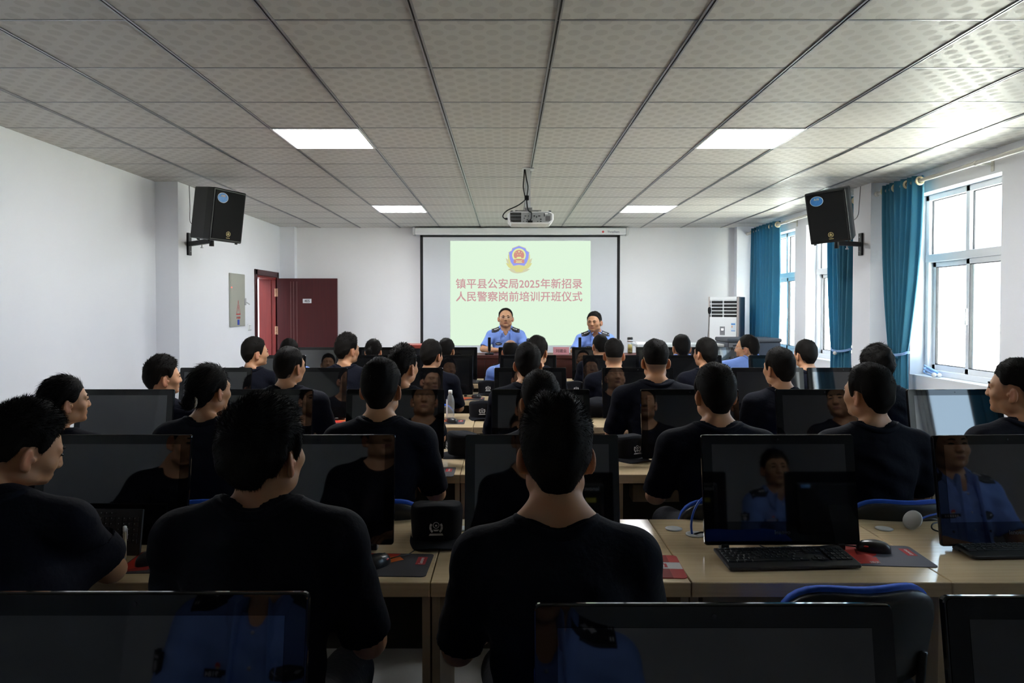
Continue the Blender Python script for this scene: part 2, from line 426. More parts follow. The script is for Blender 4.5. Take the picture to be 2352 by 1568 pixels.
struct(m.build('door_groove', mat('pale_groove_varnish', (0.13, 0.075, 0.07), 0.3), o))  # groove lines drawn as strips paler than the leaf
for z in (1.83, 1.28):
    m = MB(); m.box(x0-0.035, x0+0.012, yl-0.005, yl+0.006, z-0.06, z+0.06, b=0.002)
    for dz in (-0.04, 0, 0.04): m.tube([(x0-0.012, yl-0.008, z+dz-0.018), (x0-0.012, yl-0.008, z+dz+0.018)], 0.007, 8)
    struct(m.build('door_hinge', mat('bronze_hinge', (0.42, 0.25, 0.16), 0.4, 0.5, 0.6), o))
pp = P(705.5, 691, yl)
plate = thing('number_plate', 'small silver number plate reading 405 on the open dark red door', 'sign', (pp.x, yl-0.001, pp.z))
m = MB(); m.prism(rrect(0.125, 0.062, 0.004), -0.003, 0.0, axis='y'); m.build('plate', mat('silver_plate', (0.62, 0.64, 0.66), 0.35, 0.5), plate)
text('number', '405', 0.04, M_ink, plate, Matrix.Translation((0, -0.0036, 0)) @ UP, 0.01, width=0.078)

# electrical panel and switch on the left wall
RX = Matrix.Rotation(PI/2, 4, 'Z')      # front -y -> +x
def onleft(px, py, x=XL):
    y = x*F/(px-1162); return P(px, py, y)
a = onleft(526, 626); b = onleft(560, 748); py0, py1 = a.y, b.y; pz1, pz0 = 2.03, 1.375
ep = thing('electrical_panel', 'tall beige metal fuse box door with a red warning triangle on the white wall', 'fuse box', (XL, (py0+py1)/2, 1.7))
hw = (py1-py0)/2
m = MB(); m.box(0.0, 0.018, -hw, hw, pz0-1.7, pz1-1.7, b=0.004); pn = m.build('panel_door', mat('beige_enamel', (0.36, 0.37, 0.32), 0.45), ep)
m = MB(); m.box(0.016, 0.022, -hw+0.012, hw-0.012, pz0-1.7+0.012, pz1-1.7-0.012, b=0.002); m.build('panel_face', MATS['beige_enamel'], ep)
m = MB(); yk = hw-0.03; m.box(0.02, 0.045, yk-0.012, yk+0.012, -0.06, 0.03, b=0.004); m.tube([(0.04, yk, -0.02), (0.085, yk+0.01, -0.05)], 0.008); m.build('lock', M_silver, ep)
tri = [(-0.075, 0), (0.075, 0), (0, 0.19)]; tri2 = [(-0.058, 0.014), (0.058, 0.014), (0, 0.165)]
TT = Matrix.Translation((0.0226, 0, -0.18)) @ RX
m = MB()
for i in range(3):
    j = (i+1) % 3
    m.add([(tri[i][0], 0, tri[i][1]), (tri[j][0], 0, tri[j][1]), (tri2[j][0], 0, tri2[j][1]), (tri2[i][0], 0, tri2[i][1])], [(0, 1, 2, 3)], TT)
zig = [(0.012, 0.125), (-0.014, 0.082), (0.001, 0.084), (-0.006, 0.035), (0.016, 0.088), (0.002, 0.086), (0.018, 0.125)]
m.prism(zig, -0.0004, 0.0004, TT, axis='y')
m.build('warning_triangle', M_inkr, ep)
text('warning_text', '有电危险', 0.03, M_inkr, ep, Matrix.Translation((0.0228, 0, -0.215)) @ RX @ UP, 0.01, width=0.13, height=0.03)
m = MB(); m.box(0.022, 0.0235, -0.035, 0.035, -0.305, -0.24); m.build('blue_sticker', M_inkb, ep)
m = MB(); m.ball((0.023, -hw+0.03, 0.155), 0.008, 8); m.build('indicator_light', emission('red_led', (1, 0.1, 0.08), 2.0), ep)

s0 = onleft(572, 751)
sw = thing('light_switch', 'white double rocker light switch on the wall between fuse box and door', 'light switch', (XL, s0.y, s0.z))
m = MB(); m.box(0, 0.010, -0.06, 0.06, -0.043, 0.043, b=0.003); m.build('switch_plate', M_white, sw)
for k in (-1, 1):
    m = MB(); m.box(0.009, 0.016, k*0.026-0.024, k*0.026+0.024, -0.034, 0.034, b=0.003); m.build('rocker', M_white, sw)

# ------------------------------------------------------------------ ceiling lights
M_lit = emission('lit_diffuser', (0.95, 0.97, 1.0), 24.0)
cells = [(-1.2815+0.0, 5.14, 'ceiling panel light on the door side, nearer the camera'), (1.7185, 5.14, 'ceiling panel light on the window side, nearer the camera'),
         (-1.2815, 8.74, 'ceiling panel light on the door side, nearer the stage'), (1.7185, 8.74, 'ceiling panel light on the window side, nearer the stage')]
for x, y, lb in cells:
    t = thing('ceiling_light', 'square bright white ' + lb, 'ceiling light', (x, y, H), group='square ceiling panel lights')
    m = MB()
    for (a0, a1, b0, b1) in ((-0.3, 0.3, -0.3, -0.285), (-0.3, 0.3, 0.285, 0.3), (-0.3, -0.285, -0.285, 0.285), (0.285, 0.3, -0.285, 0.285)): m.box(a0, a1, b0, b1, -0.008, 0.004)
    m.build('light_frame', M_white, t)
    m = MB(); m.box(-0.285, 0.285, -0.285, 0.285, -0.005, 0.0); m.build('diffuser', M_lit, t)

# ------------------------------------------------------------------ curtains and rods
RXr = XR-0.13; RZ = 2.70
M_rod = mat('cream_curtain_rod', (0.72, 0.70, 0.64), 0.25, 0.5)
for a, b, lb in ((7.34, 10.62, 'long cream curtain rod above the two windows beside the stage'), (3.72, 6.92, 'long cream curtain rod above the nearest visible window'), (1.7, 3.26, 'cream curtain rod beside the camera, outside the frame')):
    t = thing('curtain_rod', lb, 'curtain rod', (RXr, (a+b)/2, RZ))
    hw = (b-a)/2
    m = MB(); m.tube([(0, -hw, 0), (0, hw, 0)], 0.017, 12); m.build('pole', M_rod, t)
    for s in (-1, 1):
        m = MB(); m.ball((0, s*(hw+0.02), 0), 0.026, 12); m.build('finial', M_rod, t)
    for yy in (-hw*0.55, hw*0.1, hw*0.7):
        m = MB(); m.box(0.0, 0.13, yy-0.008, yy+0.008, -0.012, 0.002); m.box(0.122, 0.13, yy-0.015, yy+0.015, -0.06, 0.03); m.lathe([(0.021, -0.012), (0.021, 0.012)], 12, Matrix.Translation((0, yy, 0)) @ Matrix.Rotation(PI/2, 4, 'X')); m.build('rod_bracket', M_rod, t)

def curtain_mat():
    mm = mat('teal_curtain_cloth', (0.04, 0.20, 0.30), 0.6, 0.35, bump=0.05, bscale=500, sheen=0.2)
    n = mm.node_tree.nodes; l = mm.node_tree.links
    tr = n.new('ShaderNodeBsdfTranslucent'); tr.inputs[0].default_value = (0.06, 0.30, 0.46, 1)
    mx = n.new('ShaderNodeMixShader'); mx.inputs[0].default_value = 0.32
    l.new(n['Principled BSDF'].outputs[0], mx.inputs[1]); l.new(tr.outputs[0], mx.inputs[2]); l.new(mx.outputs[0], n['Material Output'].inputs[0])
    return mm
M_cur = curtain_mat()
M_tie = mat('pale_blue_cord', (0.25, 0.42, 0.72), 0.5)
M_pearl = mat('pearl_bead', (0.8, 0.78, 0.74), 0.2)
def curtain(y0, y1, ty0, ty1, tz, label, folds=7, tied=True, seed=0):
    rnd = random.Random(seed); ph = rnd.random()*6
    def fn(u, v):
        z = RZ+0.05 - v*(RZ+0.05-0.06)
        if tied:
            k = max(0.0, (RZ-z)/(RZ-tz))
            q = k**1.6 if k <= 1 else max(0.0, 1-(k-1)*0.55)
            k2 = min(max(q, 0), 1)
        else: k2 = 0.18*v
        a = y0+(ty0-y0)*k2; b = y1+(ty1-y1)*k2
        amp = 0.045*(1-0.45*k2)
        y = a+(b-a)*u + 0.012*math.sin(9*u+ph)
        x = RXr + amp*math.sin(2*PI*folds*u + 0.5*math.sin(5*u+ph)) + 0.01*math.sin(v*5+u*9)
        return (x, y, z)
    t = thing('curtain', label, 'curtain', (0, 0, 0), group='teal window curtains')
    m = MB(); m.grid(fn, folds*14, 40); c = m.build('drape', M_cur, t)
    md = c.modifiers.new('thick', 'SOLIDIFY'); md.thickness = 0.003
    n = max(2, folds//2)
    for k in range(n+1):
        yy = y0+(y1-y0)*(k/n)
        m = MB()
        pts = [(0.024*math.cos(q), 0, 0.024*math.sin(q)) for q in np.linspace(0, 2*PI, 17)]
        m.tube([(RXr+p[0]*1.25, yy+0.002, RZ+p[2]*1.25) for p in pts], 0.010, 8)
        m.build('eyelet_ring', mat('cream_eyelet', (0.75, 0.66, 0.42), 0.35), t)
    if tied:
        m = MB(); cy = (ty0+ty1)/2; hw = (ty1-ty0)/2+0.012
        for dz in (0, 0.012):
            m.tube([(RXr+0.062*math.sin(q), cy+hw*math.cos(q), tz+dz-0.03*max(0, -math.sin(q))) for q in np.linspace(0, 2*PI, 25)], 0.006, 6)
        m.build('tieback_cord', M_tie, t)
        m = MB(); m.ball((RXr-0.066, cy, tz-0.045), 0.022, 12); m.build('tieback_bead', M_pearl, t)
    return t
curtain(9.46, 10.40, 9.5, 10.38, 1.2, 'teal eyelet curtain hanging beside the air conditioner at the stage end', 8, False, 1)
curtain(7.36, 7.92, 7.46, 7.82, 1.17, 'teal curtain tied with a blue cord, behind the window-side loudspeaker', 6, True, 2)
curtain(6.22, 6.80, 6.40, 6.66, 1.20, 'teal curtain tied beside the big nearest window, under a cream eyelet ring', 7, True, 3)
curtain(3.42, 4.40, 3.5, 4.38, 1.20, 'teal curtain half drawn across the window just outside the frame', 10, False, 4)

curtain(2.84, 3.22, 2.87, 3.20, 1.20, 'teal curtain beside the camera on the window wall, outside the frame', 5, False, 5)

# tieback cord coil lying on the sill
t = thing('tieback_coil', 'loose blue curtain tieback with white beads coiled on the window sill', 'curtain tieback', (XR+0.05, 6.32, WZ0))
m = MB()
for k in range(3):
    m.tube([(0.052*math.cos(q+k), (0.075-0.008*k)*math.sin(q+k), 0.012+0.010*k+0.035*(1+math.sin(q+k*0.5))*(0.5+0.2*k)) for q in np.linspace(0, 5.8, 22)], 0.008, 6)
m.build('cord', M_tie, t)
m = MB(); m.ball((-0.03, -0.09, 0.022), 0.022, 10); m.build('bead', M_pearl, t)
m = MB(); m.ball((0.01, -0.10, 0.02), 0.02, 10); m.build('bead', M_pearl, t)
# ================================================================== stage end of the room
PZ = 0.20
m = MB(); m.box(-2.0, XR, 8.76, YF, 0, PZ)
struct(m.build('floor_platform', M_floor))

# ------------------------------------------------------------------ projection screen and slide
SY = YF-0.10
p0 = P(965, 539, SY); p1 = P(1424, 539, SY)
scr = thing('projection_screen', 'wide pull-down projection screen with black border on the front wall', 'projection screen', ((p0.x+p1.x)/2, SY, PZ))
sx = (p1.x-p0.x)/2; st = p0.z-PZ
h0 = P(948, 523, SY-0.04); h1 = P(1443, 539, SY-0.04)
cx = scr.location.x
m = MB(); m.box(h0.x-cx+0.03, h1.x-cx-0.03, -0.075, 0.06, h1.z-PZ-0.0, h0.z-PZ, b=0.02, seg=3)
hs = m.build('housing', M_white, scr)
for a in (0, 1):
    xx = (h0.x if a == 0 else h1.x)-cx
    m = MB(); m.box(xx-0.0 if a == 0 else xx-0.035, xx+0.035 if a == 0 else xx, -0.08, 0.065, h1.z-PZ-0.01, h0.z-PZ+0.005, b=0.012, seg=2); m.build('end_cap', M_silver, scr)
m = MB(); m.box(-sx, sx, 0.0, 0.004, 0.45, st); m.build('canvas', mat('matte_screen_cloth', (0.66, 0.68, 0.72), 0.9, 0.1), scr)
m = MB(); bw = 0.042
m.box(-sx, -sx+bw, -0.003, 0.0, 0.45, st); m.box(sx-bw, sx, -0.003, 0.0, 0.45, st); m.box(-sx, sx, -0.003, 0.0, st-0.035, st)
m.build('black_border', mat('black_screen_cloth', (0.012, 0.012, 0.013), 0.8), scr)
m = MB(); m.tube([(-sx-0.02, -0.01, 0.44), (sx+0.02, -0.01, 0.44)], 0.016, 10); m.build('weight_bar', M_silver, scr)
lg = P(1410, 531.5, SY-0.12)
text('maker_name', 'ThreeStars', 0.05, mat('logo_grey', (0.12, 0.13, 0.2), 0.5), scr, Matrix.Translation((lg.x-cx, -0.0765, lg.z-PZ)) @ UP, 0.01, width=0.175)
m = MB(); q = P(1386, 531.5, SY-0.12); T = Matrix.Translation((q.x-cx, -0.0765, q.z-PZ))
m.prism([(-0.02, 0), (0, -0.02), (0.02, 0), (0, 0.02)], -0.001, 0.0, T, axis='y'); m.build('maker_logo', mat('logo_red', (0.6, 0.05, 0.06), 0.5), scr)

# the projected slide
q0 = P(1034, 553, SY-0.006); q1 = P(1356, 793, SY-0.006)
m = MB(); m.box(q0.x-cx, q1.x-cx, -0.006, -0.0035, q1.z-PZ, q0.z-PZ)
slide = m.build('projected_slide', emission('slide_pale_green', (0.74, 0.92, 0.72), 0.475), scr)
SE = 0.435
def slide_pt(px, py): q = P(px, py, SY-0.007); return q.x-cx, q.z-PZ
ST = lambda px, py, d=-0.0075: Matrix.Translation((slide_pt(px, py)[0], d, slide_pt(px, py)[1])) @ UP
M_st = emission('slide_pink_ink', (0.66, 0.36, 0.38), SE)
kx = (P(1337, 650, SY).x-P(1047, 650, SY).x)
text('slide_title', '镇平县公安局2025年新招录', 0.17, M_st, slide, ST(1192, 651), 0.012, width=kx, res=2)
text('slide_title', '人民警察岗前培训开班仪式', 0.17, M_st, slide, ST(1192.5, 680.5), 0.012, width=kx, res=2)
# emblem: pixels of a 2029 x 1568 crop of the emblem, 18.45 per picture pixel
EK = (P(1240, 600, SY).x-P(1140, 600, SY).x)/100/18.45
ecx, ecz = slide_pt(1140+960/18.45, 555+800/18.45)
E = lambda x, y: ((x-960)*EK, -(y-800)*EK)
def epoly(name, polys, m, lay):
    b = MB()
    for p in polys: b.prism([E(*k) for k in p], -0.0068-0.0004*lay, -0.006, Matrix.Translation((ecx, 0, ecz)), axis='y')
    return b.build(name, m, slide)
M_eg = emission('slide_gold', (0.78, 0.76, 0.33), SE); M_eg2 = emission('slide_pale_gold', (0.72, 0.70, 0.48), SE)
M_eb = emission('slide_blue', (0.34, 0.39, 0.98), SE); M_er = emission('slide_red', (0.72, 0.33, 0.27), SE); M_ey = emission('slide_yellow', (0.85, 0.92, 0.42), SE)
def leafp(x0, y0, x1, y1, wd):
    n = 10; out = []; dx, dy = x1-x0, y1-y0; L = math.hypot(dx, dy); ux, uy = dx/L, dy/L
    for s in (1, -1):
        rg = range(n+1) if s == 1 else range(n-1, 0, -1)
        for i in rg:
            t = i/n; o = wd*math.sin(PI*t**0.8)*s
            out.append((x0+dx*t-uy*o, y0+dy*t+ux*o))
    return out
lv = []
for sgn in (-1, 1):
    X = lambda x: 960+sgn*x
    for (a, b, c, d, wd) in ((330, 1010, 460, 520, 62), (300, 1080, 560, 690, 70), (240, 1140, 555, 900, 75), (60, 1230, 470, 1160, 70)):
        lv.append(leafp(X(a), b, X(c), d, wd))
lo = [leafp(960-380, 1230, 960+380, 1230, 110)]
def ccw(p):
    A = sum(p[i][0]*p[(i+1) % len(p)][1]-p[(i+1) % len(p)][0]*p[i][1] for i in range(len(p)))
    return p if A > 0 else p[::-1]
epoly('emblem_leaves', [ccw(p) for p in lv[1::4]+lv[3::4]+lo], M_eg2, 1)
epoly('emblem_leaves', [ccw(p) for p in lv[0::4]+lv[2::4]]+[[(960-260, 950), (960+260, 950), (960+330, 1060), (960+120, 1280), (960-120, 1280), (960-330, 1060)]], M_eg, 2)
sh = [(960, 170), (1240, 275), (1275, 370), (1395, 450), (1370, 700), (1300, 880), (1190, 1030), (1080, 1005), (960, 985), (840, 1005), (720, 1030), (610, 880), (550, 700), (525, 450), (650, 370), (680, 275)]
epoly('emblem_shield_edge', [[(960+(x-960)*1.03, 600+(y-600)*1.03) for x, y in sh]], M_eg2, 3)
epoly('emblem_shield', [[(960+(x-960)*0.97, 610+(y-610)*0.97) for x, y in sh]], M_eb, 4)
epoly('emblem_ring', [circle(290, 32, 960, 570)], M_ey, 5)
epoly('emblem_disc', [circle(222, 32, 960, 570), [(745, 745), (1175, 745), (1190, 900), (960, 920), (730, 900)]], M_er, 6)
epoly('emblem_details', [[(x, y) for x, y in star(52, 960, 425)][::-1]] + [star(26, *p)[::-1] for p in ((832, 458), (1075, 458), (905, 540), (1008, 540))] +
      [[(790, 695), (1130, 695), (1130, 725), (790, 725)], [(880, 640), (1040, 640), (1060, 700), (860, 700)], [(830, 850), (1090, 850), (1090, 885), (830, 885)],
       [(800, 750), (880, 800), (1040, 800), (1120, 750), (1050, 825), (870, 825)]], M_ey, 7)

# ------------------------------------------------------------------ officers' table
TY0, TY1 = 8.84, 9.36
tz = P(1120, 815.5, TY0).z
tb = thing('conference_table', 'dark red mahogany table with a solid front where the two officers sit', 'table', (0.62, (TY0+TY1)/2, PZ))
hd = (TY1-TY0)/2; h = tz-PZ
m = MB(); m.box(-1.2, 1.2, -hd, hd, h-0.04, h, b=0.006, seg=2); m.build('tabletop', M_maho, tb)
m = MB(); m.box(-1.16, 1.16, -hd+0.04, -hd+0.06, 0.02, h-0.04); m.build('front_panel', M_maho, tb)
for s in (-1, 1):
    m = MB(); m.box(s*1.14-0.02, s*1.14+0.02, -hd+0.03, hd-0.03, 0, h-0.04); m.build('side_panel', M_maho, tb)
# lectern at the door side of the table
z = P(940, 790, 9.1).z
lc = thing('lectern', 'low reddish wooden lectern top behind the front row, beside the screen edge', 'lectern', (-1.07, 9.1, PZ))
h = z-PZ
m = MB(); m.box(-0.27, 0.27, -0.2, 0.2, h-0.045, h, b=0.008, seg=2); m.build('lectern_top', wood_mat('bright_mahogany', (0.22, 0.03, 0.025), (0.28, 0.045, 0.03), 0.35, 'x', 0.6), lc)
m = MB(); m.box(-0.25, 0.25, -0.18, 0.18, 0, h-0.045, b=0.004); m.build('lectern_body', mat('dark_lacquer', (0.015, 0.016, 0.018), 0.25), lc)

def desk_mic(px, py_base, label):
    b = P(px, py_base, TY0+0.12)
    t = thing('desk_microphone', label, 'microphone', (b.x, TY0+0.12, tz), group='desk microphones')
    m = MB(); m.box(-0.055, 0.055, -0.06, 0.06, 0, 0.022, b=0.008, seg=2); m.build('base', M_black, t)
    m = MB(); m.tube([(0, 0.01, 0.02), (0, 0.012, 0.05)], 0.008, 8); m.build('stem', M_black, t)
    m = MB(); m.box(-0.018, 0.018, -0.004, 0.022, 0.045, 0.215, b=0.006, seg=2); m.build('microphone_column', M_grille, t)
    m = MB(); m.tube(spline([(0, -0.06, 0.008), (-0.02, -0.10, 0.006), (-0.05, -0.122, -0.04), (-0.06, -0.122, -0.25)], 5), 0.003, 6); m.build('cable', M_black, t)
    return t
desk_mic(1124, 814, 'black column microphone on the red table before the officer with glasses')
mc2 = desk_mic(1332, 814, 'black column microphone on the red table before the speaking officer')
m = MB(); m.ball((0.01, -0.06, 0.018), 0.006, 8); m.build('green_light', emission('green_led', (0.1, 0.9, 0.5), 1.0), mc2)

a = P(1289, 816, TY0+0.08)
np_ = thing('name_plate', 'pink paper name card with three characters in a clear stand on red table', 'name card', (a.x, TY0+0.08, tz))
m = MB(); T = Matrix.Rotation(math.radians(-14), 4, 'X'); m.box(-0.10, 0.10, -0.0015, 0.0015, 0.003, 0.098, T); m.build('card', mat('pink_card', (0.62, 0.24, 0.28), 0.7), np_)
m = MB(); m.box(-0.107, 0.107, -0.0045, -0.003, 0.0, 0.106, T); m.box(-0.107, 0.107, -0.005, 0.07, 0, 0.003); m.build('acrylic_stand', M_glass, np_)
text('card_writing', '刘建业', 0.06, mat('black_ink', (0.05, 0.012, 0.02), 0.7), np_, T @ Matrix.Translation((0, -0.0022, 0.05)) @ UP, 0.004, width=0.135, depth=0.0004)

a = P(1447, 815, TY0+0.2)
tf = thing('tea_bottle', 'glass tea tumbler with black cap and tea leaves on the officers table', 'bottle', (a.x, TY0+0.2, tz))
m = MB(); m.lathe([(0.030, 0.0), (0.034, 0.006), (0.034, 0.150), (0.031, 0.155)], 24); m.build('glass_body', M_glass, tf)
m = MB(); m.lathe([(0.029, 0.007), (0.029, 0.045), (0.0, 0.045)], 20); m.build('tea_leaves', mat('tea_leaves', (0.10, 0.08, 0.02), 0.8, noise=0.5, nscale=200), tf)
m = MB(); m.lathe([(0.029, 0.046), (0.029, 0.125), (0.0, 0.125)], 20); m.build('tea', mat('weak_tea', (0.42, 0.33, 0.10), 0.1), tf)
m = MB(); m.lathe([(0.036, 0.155), (0.036, 0.178), (0.034, 0.182)], 20); m.build('collar_ring', M_chrome, tf)
m = MB(); m.lathe([(0.034, 0.182), (0.035, 0.186), (0.035, 0.208), (0.028, 0.215), (0.0, 0.216)], 24); m.build('cap', M_black, tf)

# ------------------------------------------------------------------ console table, gooseneck, podium, air conditioner
z = P(1600, 790, 9.2).z; h = z-PZ
x0, x1 = P(1463, 790, 9.2).x, P(1692, 790, 9.2).x
ct = thing('console_table', 'light grey topped equipment table with chrome legs below the air conditioner', 'table', ((x0+x1)/2, 9.42, PZ))
hw = (x1-x0)/2
m = MB(); m.box(-hw, hw, -0.24, 0.24, h-0.035, h, b=0.004); m.build('tabletop', mat('light_grey_laminate', (0.55, 0.58, 0.58), 0.35), ct)
for s in (-1, 1):
    for u in (-1, 1):
        m = MB(); m.tube([(s*(hw-0.07), u*0.19, 0), (s*(hw-0.07), u*0.19, h-0.035)], 0.016, 10); m.build('leg', M_chrome, ct)
m = MB(); m.box(-hw+0.08, hw-0.08, 0.18, 0.195, 0.25, h-0.06); m.build('back_panel', mat('grey_panel', (0.20, 0.21, 0.22), 0.5), ct)
b = P(1472, 790, 9.3)
t = thing('paper_stack', 'white sheets of paper on the grey console table', 'paper', (b.x+0.04, 9.32, z))
m = MB(); m.box(-0.10, 0.10, -0.07, 0.07, 0, 0.012); m.box(-0.09, 0.11, -0.06, 0.08, 0.012, 0.02); m.build('sheets', mat('white_paper', (0.8, 0.8, 0.78), 0.8), t)
b = P(1627, 775, 9.35); tp = P(1630, 713, 9.35)
t = thing('gooseneck_microphone', 'tall thin gooseneck microphone with black foam head before the air conditioner', 'microphone', (b.x, 9.35, z))
zz = tp.z-z
m = MB(); m.lathe([(0.045, 0), (0.045, 0.014), (0.03, 0.022), (0.0, 0.022)], 20); m.build('base', M_black, t)
m = MB(); m.tube(spline([(0, 0, 0.02), (-0.006, 0, 0.1), (0.008, 0, zz*0.6), (0.012, 0, zz-0.03)], 6), 0.0045, 8); m.build('gooseneck', M_black, t)
m = MB(); m.lathe([(0.010, -0.045), (0.019, -0.03), (0.022, 0.0), (0.020, 0.03), (0.012, 0.044), (0.0, 0.047)], 16, Matrix.Translation((0.013, 0, zz))); m.build('foam_head', M_grille, t)

M_pod = mat('dark_grey_steel', (0.035, 0.040, 0.055), 0.45, 0.4)
pz = P(1734, 777, 9.0).z; h = pz-PZ; x0, x1 = P(1671, 780, 9.0).x, P(1797, 780, 9.0).x
pd = thing('teaching_podium', 'dark grey steel multimedia podium below the curtain beside the air conditioner', 'podium', ((x0+x1)/2, 9.28, PZ)); hw = (x1-x0)/2
m = MB(); m.box(-hw+0.012, hw-0.012, -0.26, 0.26, 0, h-0.05, b=0.006); m.build('podium_body', M_pod, pd)
m = MB(); m.box(-hw, hw, -0.28, 0.28, h-0.05, h, b=0.018, seg=3); m.build('podium_top', mat('grey_steel_top', (0.035, 0.038, 0.048), 0.55), pd)
m = MB(); m.box(-hw+0.02, -0.02, -0.275, -0.262, h-0.22, h-0.06, b=0.004); m.build('front_lid', mat('grey_steel_front', (0.13, 0.125, 0.13), 0.5), pd)
m = MB(); m.box(-hw+0.07, -hw+0.2, -0.281, -0.274, h-0.10, h-0.085, b=0.002); m.build('lid_handle', M_black, pd)
m = MB(); m.box(0.0, 0.004, -0.265, -0.26, 0.1, h-0.08); m.build('door_seam', M_ink, pd)

ac = thing('air_conditioner', 'tall white floor-standing air conditioner with open louvres in the corner', 'air conditioner', (3.21, 9.90, PZ), math.radians(-34))
AH = P(1665, 681, 9.98).z-PZ; W = 0.42; D = 0.36
M_acg = mat('grey_air_conditioner_side', (0.17, 0.18, 0.21), 0.35, 0.5, 0.3); M_acp = mat('rose_grey_trim', (0.42, 0.36, 0.34), 0.4)
m = MB()
prof = [(-W, 0.012), (-W+0.012, 0.0), (-0.012, 0.0), (0.0, 0.012), (0.0, D-0.07), (-0.07, D), (-W+0.07, D), (-W, D-0.07)]
m.prism(prof, 0, AH-0.004); m.build('cabinet', M_acg, ac)
for (a, b) in ((-W-0.004, -W+0.018), (-0.026, 0.004)):
    m = MB(); m.box(a, b, -0.012, 0.05, 0, AH, b=0.006, seg=2); m.build('side_trim', M_acp, ac)
zs1, zs0 = AH-0.045, AH-0.285
m = MB(); m.box(-W+0.018, -0.026, -0.016, 0.03, zs1, AH, b=0.004); m.build('top_band', M_white, ac)
m = MB(); m.box(-W+0.018, -0.026, -0.002, -0.0005, zs0, zs1); m.build('outlet_cavity', M_ink, ac)
for k in range(5):
    zc = zs0+(zs1-zs0)*(k+1)/5.0
    m = MB(); m.box(-W+0.02, -0.028, -0.018, -0.003, zc-0.014, zc-0.002, b=0.002); m.build('louvre', M_white, ac)
for xx in (-W+0.035, -0.5*W-0.003):
    m = MB(); m.box(xx-0.008, xx+0.008, -0.012, -0.002, zs0, zs1); m.build('louvre_divider', M_silver, ac)
m = MB(); m.box(-W+0.018, -0.026, -0.02, 0.03, 0.10, zs0, b=0.006, seg=2); m.build('front_panel', M_white, ac)
m = MB(); m.box(-W+0.018, -0.026, -0.012, 0.03, 0.0, 0.095, b=0.004); m.build('base_panel', M_acg, ac)
zc = zs0-0.19
m = MB(); m.box(-0.255, -0.185, -0.0215, -0.019, zc-0.06, zc+0.06); m.build('display', mat('grey_display', (0.22, 0.22, 0.23), 0.3), ac)
text('display_digits', '28', 0.03, emission('white_digits', (0.9, 0.95, 1), 2.0), ac, Matrix.Translation((-0.22, -0.0222, zc+0.02)) @ UP, 0.02, width=0.034)
for i in range(3):
    for j in range(2):
        m = MB(); m.box(-0.25+0.023*i, -0.238+0.023*i, -0.0212, -0.019, zc-0.092-0.024*j, zc-0.082-0.024*j); m.build('button', MATS['grey_display'], ac)
m = MB(); m.box(-0.10, -0.04, -0.0212, -0.019, zc-0.005, zc+0.115); lb = m.build('energy_label', mat('label_paper', (0.62, 0.70, 0.78), 0.6), ac)
for a, b in ((0.085, 0.103), (-0.003, 0.006)):
    m = MB(); m.box(-0.098, -0.042, -0.0218, -0.021, zc+a, zc+b); m.build('label_band', mat('label_blue', (0.05, 0.25, 0.62), 0.6), lb)
m = MB(); m.box(-0.092, -0.08, -0.0218, -0.021, zc+0.045, zc+0.075); m.build('rating_bar', mat('label_orange', (0.75, 0.35, 0.12), 0.6), lb)

